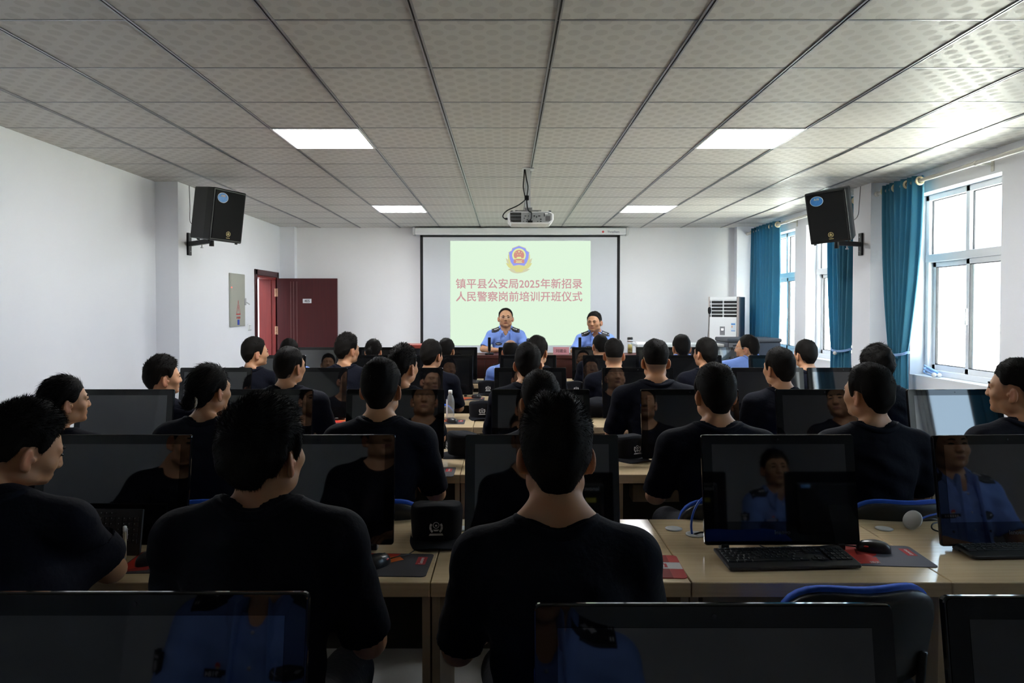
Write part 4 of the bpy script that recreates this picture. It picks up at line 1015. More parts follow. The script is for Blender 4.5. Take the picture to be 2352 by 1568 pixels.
a = D(2006, 1266); place(ms0, mf, (a.x, a.y, DT+0.003), math.radians(65), 'black mouse lying sideways on the red and grey pad by the full-size keyboard', MG)
a = D(1480, 1306); place(ms0, mf, (a.x, a.y, DT+0.003), math.radians(-10), 'black mouse half hidden by the shoulder of the nearest middle trainee', MG)
a = D(348, 1292); place(ms0, mf, (a.x, a.y, DT+0.003), math.radians(-30), 'black mouse on the pad between the writing man and the next trainee', MG)
a = D(1038, 971); place(ms0, mf, (a.x, a.y, DT+0.003), math.radians(40), 'black mouse at the foot of the clear water bottle', MG)
a = D(1094, 914); place(ms0, mf, (a.x, a.y, DT+0.003), math.radians(50), 'black mouse under the second-row cap', MG)
a = D(1122, 875); place(ms0, mf, (a.x, a.y, DT), math.radians(10), 'small black mouse on the front desk row beside a keyboard', MG)
a = D(778, 963); place(ms0, mf, (a.x, a.y, DT+0.003), math.radians(60), 'black mouse by the elbow of the trainee in the third row', MG)
# ------------------------------------------------------------------ caps
M_cap = mat('black_navy_cap_cloth', (0.005, 0.0055, 0.009), 0.85, 0.2, bump=0.25, bscale=600)
M_badge = mat('silver_embroidery', (0.55, 0.54, 0.55), 0.5, 0.5)
def make_cap():
    t = thing('police_cap', 'x', 'cap')
    prof = [(0.97, 0.0), (0.99, 0.02), (1.01, 0.05), (1.03, 0.085), (1.01, 0.104), (0.93, 0.116), (0.7, 0.122), (0.35, 0.123), (0.0, 0.122)]
    def fn(u, v):
        k = v*(len(prof)-1); i = min(int(k), len(prof)-2); f = k-i
        r = prof[i][0]*(1-f)+prof[i+1][0]*f; z = prof[i][1]*(1-f)+prof[i+1][1]*f
        a = 2*PI*u; c, s = math.cos(a), math.sin(a)
        x = 0.094*r*math.copysign(abs(c)**0.8, c); y = 0.104*r*math.copysign(abs(s)**0.85, s)
        z *= 1+(0.10*max(0, -s)-0.22*max(0, s)+0.03*math.sin(3*a))*min(1.0, r)
        return (x, y, z+0.012)
    m = MB(); m.grid(fn, 40, 24); m.build('crown', M_cap, t)
    def br(u, v, dz=0):
        a = PI+PI*u; c, s = math.cos(a), math.sin(a)
        x = (0.095+0.006*v)*math.copysign(abs(c)**0.8, c); y = 0.100*math.copysign(abs(s)**0.85, s) - 0.078*v*abs(s)**0.6
        return (x, y, 0.016-0.013*v+0.016*v*(1-abs(c)**2)-dz-0.012*v*abs(c))
    m = MB(); m.grid(lambda u, v: br(u, v), 24, 6); m.grid(lambda u, v: br(u, v, 0.0035), 24, 6); m.grid(lambda u, v: br(u, 1, 0.0035*v), 24, 1); m.build('brim', M_cap, t)
    # embroidered badge on the front panel
    m = MB(); BT = Matrix.Translation((0.0, -0.110, 0.070)) @ Matrix.Rotation(math.radians(-4), 4, 'X')
    o_, i_ = circle(0.0115, 20, 0, 0.007), circle(0.0092, 20, 0, 0.007)
    for k in range(20):
        j = (k+1) % 20; m.add([(o_[k][0], 0, o_[k][1]), (o_[j][0], 0, o_[j][1]), (i_[j][0], 0, i_[j][1]), (i_[k][0], 0, i_[k][1])], [(0, 1, 2, 3)], BT)
    m.prism([(-0.004, 0.003), (0.004, 0.003), (0.003, 0.009), (-0.003, 0.009)], -0.0005, 0, BT, axis='y'); m.prism([(-0.011, -0.008), (0.011, -0.008), (0.006, -0.014), (-0.006, -0.014)], -0.0005, 0, BT, axis='y')
    for s in (-1, 1):
        for (a0, a1) in ((0.12, 0.62), (-0.42, 0.06), (-0.92, -0.48)):
            pts = []
            for q in np.linspace(a0, a1, 6): pts.append((s*0.024*math.cos(q), 0.024*math.sin(q)))
            for q in np.linspace(a1, a0, 6): pts.append((s*0.0165*math.cos(q), 0.0165*math.sin(q)))
            m.prism(pts, -0.0006, 0, BT, axis='y')
    m.prism([(-0.022, -0.022), (0.022, -0.022), (0.026, -0.029), (-0.026, -0.029)], -0.0006, 0, BT, axis='y')
    m.build('badge', M_badge, t)
    return t
cap0 = make_cap(); cf = []; CG = 'dark police caps on the desks'
for (px, py, rz, lb) in ((1000, 1245, 4, 'dark police cap with silver badge standing nearest the camera'),
                         (1105, 962, 5, 'dark police cap with silver badge beside the clear water bottle'),
                         (1120, 906, 3, 'dark police cap with silver badge beside a mouse, second row from the stage'),
                         (1440, 1056, 28, 'dark police cap with turned silver badge, window side of the nearest middle man'),
                         (1068, 1050, -75, 'dark police cap seen sideways behind the fifth-row middle screen'),
                         (1318, 908, 10, 'dark police cap with only its top showing behind a second-row screen'),
                         (1376, 958, 170, 'dark cap turned away, beside a keyboard end in the third row')):
    a = D(px, py); place(cap0, cf, (a.x, a.y+0.06, DT), math.radians(rz), lb, CG)

# ------------------------------------------------------------------ water bottle, cables, papers
a = D(1034, 965)
t = thing('water_bottle', 'clear plastic water bottle with white cap standing on the desk', 'bottle', (a.x, a.y+0.02, DT))
def pet_mat():
    mm = bpy.data.materials.new('clear_bottle_plastic'); mm.use_nodes = True; n = mm.node_tree.nodes; l = mm.node_tree.links; n.clear()
    tt = n.new('ShaderNodeBsdfTransparent'); tt.inputs[0].default_value = (0.93, 0.94, 0.95, 1); g = n.new('ShaderNodeBsdfGlossy'); g.inputs[1].default_value = 0.15
    lw = n.new('ShaderNodeLayerWeight'); lw.inputs[0].default_value = 0.16; mx = n.new('ShaderNodeMixShader'); o = n.new('ShaderNodeOutputMaterial')
    df = n.new('ShaderNodeBsdfTranslucent'); df.inputs[0].default_value = (0.85, 0.87, 0.9, 1); m2 = n.new('ShaderNodeMixShader'); m2.inputs[0].default_value = 0.16
    l.new(tt.outputs[0], m2.inputs[1]); l.new(df.outputs[0], m2.inputs[2])
    l.new(lw.outputs[1], mx.inputs[0]); l.new(m2.outputs[0], mx.inputs[1]); l.new(g.outputs[0], mx.inputs[2]); l.new(mx.outputs[0], o.inputs[0]); return mm
m = MB(); m.lathe([(0.0, 0.004), (0.026, 0.0), (0.031, 0.008), (0.031, 0.05), (0.0295, 0.06), (0.031, 0.07), (0.032, 0.13), (0.030, 0.155), (0.022, 0.180), (0.014, 0.195), (0.0125, 0.205)], 28); m.build('bottle_body', pet_mat(), t)
m = MB(); m.lathe([(0.0150, 0.200), (0.0152, 0.225), (0.013, 0.228), (0.0, 0.228)], 20); m.build('cap', M_white, t)
m = MB(); m.grid(lambda u, v: (0.0325*math.cos(3.0+1.1*u), 0.0325*math.sin(3.0+1.1*u), 0.035+0.125*v), 6, 2); m.build('label', mat('pale_label', (0.55, 0.56, 0.58), 0.6), t)

M_bcab = mat('blue_network_cable', (0.02, 0.10, 0.55), 0.4)
a = D(1597, 1228)
t = thing('cable_grommet', 'flat white cable hole ring with a blue cable, beside the screen mirroring a woman', 'cable grommet', (a.x, a.y, DT))
m = MB(); m.lathe([(0.024, 0.0), (0.036, 0.001), (0.036, 0.004), (0.028, 0.006), (0.024, 0.004)], 24); m.build('ring', M_silver, t)
m = MB(); m.prism(circle(0.025, 20), 0.0005, 0.002); m.build('hole', M_ink, t)
m = MB(); m.tube(spline([(-0.012, 0, 0.0), (-0.014, 0.005, 0.04), (0.0, 0.015, 0.09), (0.04, 0.04, 0.13), (0.11, 0.06, 0.14)], 7), 0.0042, 8); m.build('blue_cable', M_bcab, t)
m = MB(); m.tube(spline([(-0.006, -0.005, 0.004), (0.02, -0.008, 0.012), (0.05, 0.0, 0.008), (0.12, 0.03, 0.006)], 6), 0.0035, 8); m.build('black_cable', M_black, t)
a = D(2096, 1214)
t = thing('cable_grommet', 'white cable hole cover tipped up on its edge with cables, by the window-side screen', 'cable grommet', (a.x, a.y, DT))
T = Matrix.Translation((0, 0, 0.034)) @ Matrix.Rotation(math.radians(-58), 4, 'Y') @ Matrix.Rotation(math.radians(20), 4, 'X')
m = MB(); m.lathe([(0.0, 0.012), (0.03, 0.010), (0.038, 0.004), (0.038, -0.002), (0.030, -0.004), (0.0, -0.004)], 28, T); m.build('cover', M_silver, t)
m = MB(); m.ball((0.02, -0.002, 0.03), (0.012, 0.012, 0.010), 10); m.build('plug', M_black, t)
m = MB(); m.tube(spline([(0.02, 0, 0.032), (0.06, 0.01, 0.045), (0.11, 0.02, 0.055), (0.18, 0.06, 0.07)], 6), 0.004, 8); m.build('blue_cable', M_bcab, t)
m = MB(); m.tube(spline([(0.02, -0.004, 0.028), (0.07, 0.0, 0.038), (0.12, 0.02, 0.03), (0.18, 0.06, 0.04)], 6), 0.003, 8); m.tube(spline([(0.14, 0.03, 0.02), (0.08, 0.0, 0.02), (0.06, -0.03, 0.008), (0.09, -0.055, 0.003), (0.15, -0.06, 0.003)], 6), 0.003, 8); m.build('black_cable', M_black, t)

# thin cables lying before the computer that mirrors the woman
a = D(1850, 1258)
m = MB(); m.tube(spline([D(1738, 1250)+Vector((0, 0.02, 0.004)), D(1760, 1260)+Vector((0, 0, 0.004)), D(1810, 1258)+Vector((0, 0, 0.004)), D(1846, 1263)+Vector((0, 0, 0.004)), D(1890, 1256)+Vector((0, 0, 0.004)), D(1930, 1255)+Vector((0, 0, 0.006)), D(1968, 1259)+Vector((0, 0, 0.008))], 6), 0.002, 6)
tag(m.build('keyboard_cable', M_black), 'thin black cable winding between the full-size keyboard and its screen', 'cable')

a = D(262, 1272)
t = thing('paper_sheet', 'white sheet of paper under the hand of the writing man', 'paper', (a.x-0.10, a.y+0.02, DT), 0.2)
m = MB(); m.box(-0.105, 0.105, -0.14, 0.1, 0, 0.003); m.build('sheet', mat('white_paper', (0.8, 0.8, 0.78), 0.8), t)
a = D(764, 960)
t = thing('paper_sheet', 'small white folded paper beside the elbow of the third-row trainee', 'paper', (a.x, a.y+0.03, DT), 0.4)
m = MB(); m.box(-0.05, 0.05, -0.04, 0.04, 0, 0.004); m.add([(-0.05, -0.04, 0.004), (0.05, -0.04, 0.004), (0.05, 0.03, 0.03), (-0.05, 0.03, 0.03)], [(0, 1, 2, 3)]); m.build('sheet', MATS['white_paper'], t)
# ================================================================== people: one smooth body surface from blended volumes
def smoothstep(a, b, x): t = np.clip((x-a)/(b-a), 0, 1); return t*t*(3-2*t)
def axis(lo, hi, f0, f1, fine, coarse):
    a = [lo]
    while a[-1] < hi:
        c = a[-1]; st = fine if f0-1e-9 <= c < f1 else coarse
        if c < f0 < c+st and st == coarse: a.append(f0)
        else: a.append(c+st)
    return np.array(a)
class Vol:
    def __init__(s, xs, ys, zs):
        s.ax = (np.asarray(xs, dtype=np.float64), np.asarray(ys, dtype=np.float64), np.asarray(zs, dtype=np.float64))
        s.F = np.full([len(a) for a in s.ax], 1.0)
    def sub(s, lo, hi):
        sl = []
        for a, l, h in zip(s.ax, lo, hi):
            i = max(0, np.searchsorted(a, l)-1); j = min(len(a), np.searchsorted(a, h)+1); sl.append(slice(i, max(j, i)))
        g = [s.ax[0][sl[0]][:, None, None], s.ax[1][sl[1]][None, :, None], s.ax[2][sl[2]][None, None, :]]
        return tuple(sl), g
    def comb(s, sl, d, k, op):
        A = s.F[sl]
        if op == '+':
            if k > 0: h = np.clip(0.5+0.5*(A-d)/k, 0, 1); s.F[sl] = A*(1-h)+d*h-k*h*(1-h)
            else: s.F[sl] = np.minimum(A, d)
        else:
            d = -d
            if k > 0: h = np.clip(0.5-0.5*(A-d)/k, 0, 1); s.F[sl] = A*(1-h)+d*h+k*h*(1-h)
            else: s.F[sl] = np.maximum(A, d)
    def rc(s, a, b, r1, r2, k=0.02, op='+', sc=(1, 1, 1), cut=None):
        a = np.array(a, float); b = np.array(b, float); R = max(r1, r2); mg = R*max(sc)+k+0.035
        sl, g = s.sub(np.minimum(a, b)-mg, np.maximum(a, b)+mg)
        if s.F[sl].size == 0: return s
        S = np.array(sc, float); A = a/S; B = b/S; ab = B-A; L = max(ab@ab, 1e-12)
        p = [g[i]/S[i]-A[i] for i in range(3)]
        t = np.clip((p[0]*ab[0]+p[1]*ab[1]+p[2]*ab[2])/L, 0, 1)
        d = np.sqrt(sum((p[i]-t*ab[i])**2 for i in range(3)))-(r1+(r2-r1)*t)
        d = d*min(sc)
        if cut is not None:
            n, c = np.array(cut[0], float), np.array(cut[1], float); n /= np.linalg.norm(n)
            d = np.maximum(d, (g[0]-c[0])*n[0]+(g[1]-c[1])*n[1]+(g[2]-c[2])*n[2])
        s.comb(sl, d, k, op); return s
    def ell(s, c, r, k=0.015, op='+', R=None):
        c = np.array(c, float); r = np.array(r, float); mg = r.max()+k+0.03
        sl, g = s.sub(c-mg, c+mg)
        if s.F[sl].size == 0: return s
        p = [g[i]-c[i] for i in range(3)]
        if R is not None:
            R = np.array(R); p = [p[0]*R[0][i]+p[1]*R[1][i]+p[2]*R[2][i] for i in range(3)]
        k0 = np.sqrt(sum((p[i]/r[i])**2 for i in range(3))); k1 = np.sqrt(sum((p[i]/r[i]**2)**2 for i in range(3)))
        s.comb(sl, k0*(k0-1)/np.maximum(k1, 1e-9), k, op); return s
    def mesh(s):
        F = s.F; S = F < 0; n = np.array(S.shape)-1
        co = [(i, j, k) for i in (0, 1) for j in (0, 1) for k in (0, 1)]
        cnt = np.zeros(n, np.int8)
        for i, j, k in co: cnt += S[i:i+n[0], j:j+n[1], k:k+n[2]]
        act = (cnt > 0) & (cnt < 8); idx = np.argwhere(act); vid = np.full(n, -1, np.int64); vid[act] = np.arange(len(idx))
        acc = np.zeros((len(idx), 3)); num = np.zeros(len(idx))
        for a in co:
            for ax in range(3):
                if a[ax]: continue
                b = list(a); b[ax] = 1
                ia = idx+np.array(a); ib = idx+np.array(b)
                fa = F[ia[:, 0], ia[:, 1], ia[:, 2]]; fb = F[ib[:, 0], ib[:, 1], ib[:, 2]]
                m = (fa < 0) != (fb < 0); t = fa[m]/(fa[m]-fb[m])
                q = np.tile(np.array(a, float), (m.sum(), 1)); q[:, ax] += t
                acc[m] += q; num[m] += 1
        p = idx+acc/num[:, None]
        v = np.stack([np.interp(p[:, i], np.arange(len(s.ax[i])), s.ax[i]) for i in range(3)], 1)
        quads = []
        for ax in range(3):
            o = [i for i in range(3) if i != ax]
            A = np.take(S, range(S.shape[ax]-1), ax); B = np.take(S, range(1, S.shape[ax]), ax)
            e = np.argwhere(A != B); ok = (e[:, o[0]] > 0) & (e[:, o[1]] > 0) & (e[:, o[0]] < n[o[0]]) & (e[:, o[1]] < n[o[1]]); e = e[ok]
            flip = A[e[:, 0], e[:, 1], e[:, 2]]
            def cell(d0, d1):
                c = e.copy(); c[:, o[0]] += d0; c[:, o[1]] += d1; return vid[c[:, 0], c[:, 1], c[:, 2]]
            q = np.stack([cell(-1, -1), cell(0, -1), cell(0, 0), cell(-1, 0)], 1)
            if ax == 1: flip = ~flip
            q[~flip] = q[~flip][:, ::-1]
            quads.append(q)
        return v, np.concatenate(quads)

Rz = lambda a: np.array(Matrix.Rotation(a, 3, 'Z'))
HC0 = np.array((0, 0.035, 1.268))
def head_prims(V, h, fem=False, f=1.0):
    H = lambda x, y, z: (h[0]+x, h[1]+y, h[2]+z)
    jw = 0.93 if fem else 1.0
    V.ell(H(0, -0.012, 0.020), (0.0755, 0.094, 0.092), 0.02); V.ell(H(0, -0.05, -0.025), (0.058, 0.046, 0.055), 0.03)
    V.ell(H(0, 0.030, -0.020), (0.066*jw, 0.066, 0.085), 0.03); V.ell(H(0, 0.030, -0.072), (0.054*jw, 0.056, 0.046), 0.025)
    V.ell(H(0, 0.076, -0.100), (0.021*jw, 0.018, 0.016), 0.02)
    for s in (-1, 1):
        V.ell(H(s*0.040, 0.060, -0.034), (0.024, 0.022, 0.020), 0.02)
        V.ell(H(s*0.052*jw, 0.005, -0.082), (0.016, 0.030, 0.020), 0.025)
        V.rc(H(s*0.010, 0.088, 0.014), H(s*0.042, 0.076, 0.014), 0.008, 0.007, 0.015)
    V.rc(H(0, 0.088, 0.010), H(0, 0.103, -0.031), 0.0085, 0.0125, 0.016)
    for s in (-1, 1):
        V.ell(H(s*0.0115, 0.098, -0.036), (0.008, 0.010, 0.007), 0.006)
        V.ell(H(s*0.031, 0.102, -0.002), (0.017, 0.012, 0.011), 0.012, '-'); V.ell(H(s*0.031, 0.079, -0.002), (0.0125, 0.0125, 0.0115), 0.003)
    V.rc(H(-0.018, 0.083, -0.066), H(0.018, 0.083, -0.066), 0.006, 0.006, 0.01); V.ell(H(0, 0.089, -0.0635), (0.021, 0.008, 0.005), 0.005); V.ell(H(0, 0.088, -0.0735), (0.018, 0.008, 0.006), 0.005)
    V.rc(H(-0.020, 0.098, -0.0685), H(0.020, 0.098, -0.0685), 0.0018, 0.0018, 0.004, '-')
    for s in (-1, 1):
        R = Rz(s*0.55)
        V.ell(H(s*0.082, -0.013, -0.026), (0.0085, 0.020, 0.033), 0.004, '+', R); V.ell(H(s*0.091, -0.006, -0.022), (0.0075, 0.012, 0.020), 0.005, '-', R)
        V.ell(H(s*0.074, -0.002, -0.050), (0.007, 0.010, 0.012), 0.006); V.ell(H(s*0.076, 0.008, -0.026), (0.006, 0.006, 0.008), 0.006)
def hand(W, fwd, up, right, curl, spread=1.0, thumb=0.0, k=1.0):
    """a palm, four bent fingers of unequal length and a thumb; fine volume of its own that overlaps the wrist"""
    W = np.array(W, float); f = np.array(fwd, float); f /= np.linalg.norm(f); u = np.array(up, float); u -= f*(u@f); u /= np.linalg.norm(u)
    s = np.cross(f, u)*(-1 if right else 1)                    # thumb side
    P_ = lambda x, y, z: W+(s*x+f*y+u*z)*k
    c = P_(0, 0.07, -0.02); xs, ys, zs = [np.arange(c[i]-0.135, c[i]+0.135, 0.0034) for i in range(3)]
    V = Vol(xs, ys, zs)
    V.rc(P_(0, -0.05, 0), P_(0, 0.01, 0), 0.0275*k, 0.026*k, 0.01)
    kn = [(0.027, 0.088), (0.009, 0.092), (-0.009, 0.088), (-0.026, 0.079)]; ln = [0.072, 0.080, 0.074, 0.058]; rr = [0.0088, 0.0090, 0.0086, 0.0076]
    for (x, y) in kn: V.rc(P_(x*0.55, 0.012, -0.002), P_(x, y-0.008, 0.0), 0.0155*k, 0.0115*k, 0.012)
    for i, ((x, y), L, r) in enumerate(zip(kn, ln, rr)):
        p = np.array((x, y-0.004, 0.0)); a = 0
        for q, (fr, cu, r2) in enumerate(((0.45, curl[0], 0.95), (0.31, curl[1], 0.88), (0.24, curl[2], 0.78))):
            a += math.radians(cu*(1+0.08*i)); n = p+np.array((x*0.25*spread*(q == 0)*fr*0.5, L*fr*math.cos(a), -L*fr*math.sin(a)))
            V.rc(P_(*p), P_(*n), r*(1.05 if q == 0 else (0.95 if q == 1 else 0.88))*k, r*r2*k, 0.004); p = n
    t0 = (0.022, 0.022, -0.006); t1 = (0.046, 0.050-0.01*thumb, -0.014-0.01*thumb); t2 = (0.050-0.012*thumb, 0.078, -0.022-0.012*thumb); t3 = (0.046-0.024*thumb, 0.100, -0.026-0.016*thumb)
    V.rc(P_(*t0), P_(*t1), 0.0155*k, 0.0115*k, 0.012); V.rc(P_(*t1), P_(*t2), 0.0105*k, 0.0098*k, 0.004); V.rc(P_(*t2), P_(*t3), 0.0098*k, 0.008*k, 0.003)
    return V.mesh()

POSES = {  # elbow, wrist, hand direction for the right arm (mirrored for the left) ; lean of shoulders and head
    'desk': dict(el=(0.240, 0.09, 0.775), wr=(0.10, 0.36, 0.795), fw=(-0.35, 1, -0.08), curl=(22, 30, 18), th=0.2, dy=0.02, hy=0.02),
    'clasp': dict(el=(0.285, 0.13, 0.86), wr=(0.075, 0.335, 0.855), fw=(-0.95, 0.35, -0.1), curl=(35, 55, 35), th=0.6, dy=0.02, hy=0.03),
    'write': dict(el=(0.190, 0.36, 0.805), wr=(-0.08, 0.53, 0.825), fw=(-0.35, 1, 0.02), curl=(48, 58, 30), th=1.0, dy=0.13, hy=0.17),
    'lap': dict(el=(0.235, 0.06, 0.80), wr=(0.09, 0.26, 0.73), fw=(-0.25, 1, -0.15), curl=(25, 30, 20), th=0.3, dy=0.0, hy=0.0),
}
CANON = {}
def canon(pose, fem, officer):
    key = (pose, fem, officer)
    if key in CANON: return CANON[key]
    p = POSES[pose]; dy, hy = p['dy'], p['hy']; sw = 0.155 if fem else 0.178
    fine = 0.0038
    hc = HC0+np.array((0, hy, -0.02 if dy > 0.1 else 0))
    xs = axis(-0.40, 0.40, -0.096, 0.096, fine, 0.0095); ys = axis(-0.17, 0.62, hc[1]-0.115, hc[1]+0.125, fine, 0.0105); zs = axis(0.50, hc[2]+0.13, 1.075, 1.45, fine, 0.0105)
    V = Vol(xs, ys, zs)
    V.ell((0, -0.01, 0.61), (0.155, 0.115, 0.12), 0.03); V.rc((0, dy*0.15, 0.70), (0, dy*0.9, 0.985), 0.125, 0.145 if not fem else 0.130, 0.04, sc=(1, 0.64, 1))
    V.rc((-sw+0.01, dy, 1.045), (sw-0.01, dy, 1.045), 0.05, 0.05, 0.04)
    nb = np.array((0, dy*0.95-0.004, 1.075)); nt_ = hc+np.array((0, -0.022, -0.075)); nr = 0.046 if fem else 0.054
    V.rc(nb, nt_, nr*1.08, nr, 0.03)
    for s in (-1, 1): V.rc((s*0.135, dy-0.008, 1.055), (s*0.032, dy-0.010, 1.128), 0.036, 0.036 if not fem else 0.03, 0.035)
    arms = {}
    ha = []
    for s in (-1, 1):
        el = np.array(p['el'])*(s, 1, 1); wr = np.array(p['wr'])*(s, 1, 1); sh = np.array((s*(sw+0.005), dy, 1.035)); fw = np.array(p['fw'])*(s, 1, 1)
        if pose == 'write' and s < 0: el = np.array((-0.25, 0.24, 0.80)); wr = np.array((-0.12, 0.47, 0.795)); fw = np.array((0.5, 1, -0.05))
        if pose == 'clasp' and s < 0: wr = wr+np.array((0.01, -0.03, 0.0))
        ar = 0.85 if fem else 1.0
        V.rc(sh, el, 0.050*ar, 0.041*ar, 0.03); V.rc(el, el+(wr-el)*0.35, 0.040*ar, 0.0405*ar, 0.015); V.rc(el+(wr-el)*0.35, wr, 0.0405*ar, 0.0265*ar, 0.015)
        arms[s] = (sh, el, wr, fw)
        ha.append(hand(wr, fw, (0, 0, 1) if pose != 'write' or s < 0 else (0.75, 0.1, 0.7), s > 0, p['curl'], 1.0, p['th'], 0.9 if fem else 1.0))
    head_prims(V, hc, fem)
    v, f = V.mesh()
    for hv, hf in ha: f = np.concatenate([f, hf+len(v)]); v = np.concatenate([v, hv])
    # shirt
    g = 0.0062
    xs = np.arange(-0.40, 0.40, g); ys = np.arange(-0.22, 0.45, g); zs = np.arange(0.46, 1.20, 0.0062)
    Q = Vol(xs, ys, zs)
    Q.ell((0, -0.012, 0.60), (0.178, 0.138, 0.13), 0.03); Q.rc((0, dy*0.15-0.004, 0.70), (0, dy*0.9-0.004, 0.98), 0.152 if not fem else 0.138, 0.168 if not fem else 0.148, 0.05, sc=(1, 0.66, 1))
    Q.rc((-sw, dy-0.004, 1.035), (sw, dy-0.004, 1.035), 0.064, 0.064, 0.05)
    Q.ell((0, dy*0.8-0.03, 0.93), (0.15, 0.095, 0.14), 0.05)
    if fem:
        for s in (-1, 1): Q.ell((s*0.065, dy+0.075, 0.93), (0.06, 0.05, 0.06), 0.04)
    for s in (-1, 1):
        sh, el, wr, fw = arms[s]; u = el-sh; e2 = sh+u*(0.86 if officer else (0.68 if pose == 'write' else 0.93))
        Q.rc(sh, sh+u*1.02, 0.062, 0.062 if not officer else 0.058, 0.04, cut=(u, e2))
        if pose == 'write' and s > 0: Q.rc((0.12, dy*0.6, 0.86), sh+u*0.66, 0.075, 0.045, 0.07); Q.rc((0.10, dy*0.3, 0.70), (0.13, 0.20, 0.80), 0.09, 0.05, 0.06)
        Q.rc((s*0.135, dy-0.010, 1.060), (s*0.05, dy-0.010, 1.108 if not fem else 1.098), 0.046, 0.043, 0.035)
    if not officer: Q.ell((0, dy-0.008, 1.075), (0.098, 0.085, 0.034), 0.02)
    Q.rc(nb+np.array((0, 0.004, -0.012)), nt_+np.array((0, 0.02, 0.0)), nr*1.08+0.0075, nr*1.02+0.010, 0.005, '-', sc=(1, 1, 1) if officer else (1.32, 1.06, 1))
    if officer: Q.rc((0, dy+0.10, 1.06), (0, dy+0.075, 1.13), 0.028, 0.055, 0.004, '-')
    else: Q.ell((0, dy+0.075, 1.10), (0.07, 0.05, 0.035), 0.006, '-')
    sv, sf = Q.mesh()
    # soft folds of cloth
    ph = (11.0 if officer else 4.0)
    amp = 0.0035*np.sin(sv[:, 2]*38+sv[:, 0]*23+ph)*np.sin(sv[:, 0]*31-sv[:, 2]*17+1.3) + 0.0025*np.sin(sv[:, 2]*70+sv[:, 0]*40)
    amp *= smoothstep(1.06, 0.98, sv[:, 2]); sv[:, 1] += amp; sv[:, 0] += amp*0.6
    # trousers and shoes
    T = Vol(np.arange(-0.26, 0.26, 0.011), np.arange(-0.20, 0.62, 0.011), np.arange(0.06, 0.76, 0.011))
    T.ell((0, -0.02, 0.60), (0.172, 0.132, 0.115), 0.03)
    for s in (-1, 1):
        T.rc((s*0.09, 0.0, 0.585), (s*0.125, 0.40, 0.555), 0.088, 0.066, 0.03); T.rc((s*0.125, 0.40, 0.545), (s*0.12, 0.37, 0.085), 0.065, 0.052, 0.02, cut=((0, 0, -1), (0, 0, 0.085)))
    tv, tf = T.mesh()
    B = Vol(np.arange(-0.2, 0.2, 0.009), np.arange(0.25, 0.70, 0.009), np.arange(-0.02, 0.16, 0.008))
    for s in (-1, 1):
        B.rc((s*0.12, 0.36, 0.04), (s*0.135, 0.53, 0.028), 0.040, 0.038, 0.02); B.rc((s*0.12, 0.37, 0.10), (s*0.12, 0.375, 0.05), 0.042, 0.045, 0.02)
    sl, gg = B.sub((-1, -1, -1), (1, 1, 1)); B.F = np.maximum(B.F, -gg[2]+0*B.F)
    bv, bf = B.mesh()
    band = None
    if not officer:                                   # ribbed collar band along the neckline
        bvh = BVHTree.FromPolygons([tuple(q) for q in sv], [list(q) for q in sf]); ra = nr*1.08+0.0075+0.006; ring = []
        for q in np.linspace(0, 2*PI, 49)[:-1]:
            x, y = ra*math.sin(q)*1.32, nb[1]+0.006+ra*math.cos(q)*1.06
            h = bvh.ray_cast(Vector((x, y, 1.4)), Vector((0, 0, -1))); ring.append([x, y, h[0].z if h[0] else 1.08])
        ring = np.array(ring); z = ring[:, 2]
        for _ in range(10): z = (np.roll(z, 1)+2*z+np.roll(z, -1))/4
        ring[:, 2] = z; bm_ = []; 
        for (dr, dz) in ((-0.011, 0.003), (-0.004, 0.0058), (0.005, 0.0055), (0.014, -0.001), (0.011, -0.012), (-0.009, -0.012)):
            k = ring.copy(); d_ = ring[:, :2]-np.array((0, nb[1]+0.004)); L_ = np.linalg.norm(d_, axis=1)[:, None]; k[:, :2] += d_/L_*dr; k[:, 2] += dz-0.30*max(dr, 0); bm_.append(k)
        bvv = np.concatenate(bm_); n_ = 48; m_ = 6; ff = np.array([[a*n_+i, a*n_+(i+1) % n_, ((a+1) % m_)*n_+(i+1) % n_, ((a+1) % m_)*n_+i] for a in range(m_) for i in range(n_)])
        band = (bvv, ff)
    r = dict(band=band, v=v, f=f, sv=sv, sf=sf, tv=tv, tf=tf, bv=bv, bf=bf, hc=hc, dy=dy, arms=arms, nb=nb, sw=sw)
    CANON[key] = r
    return r

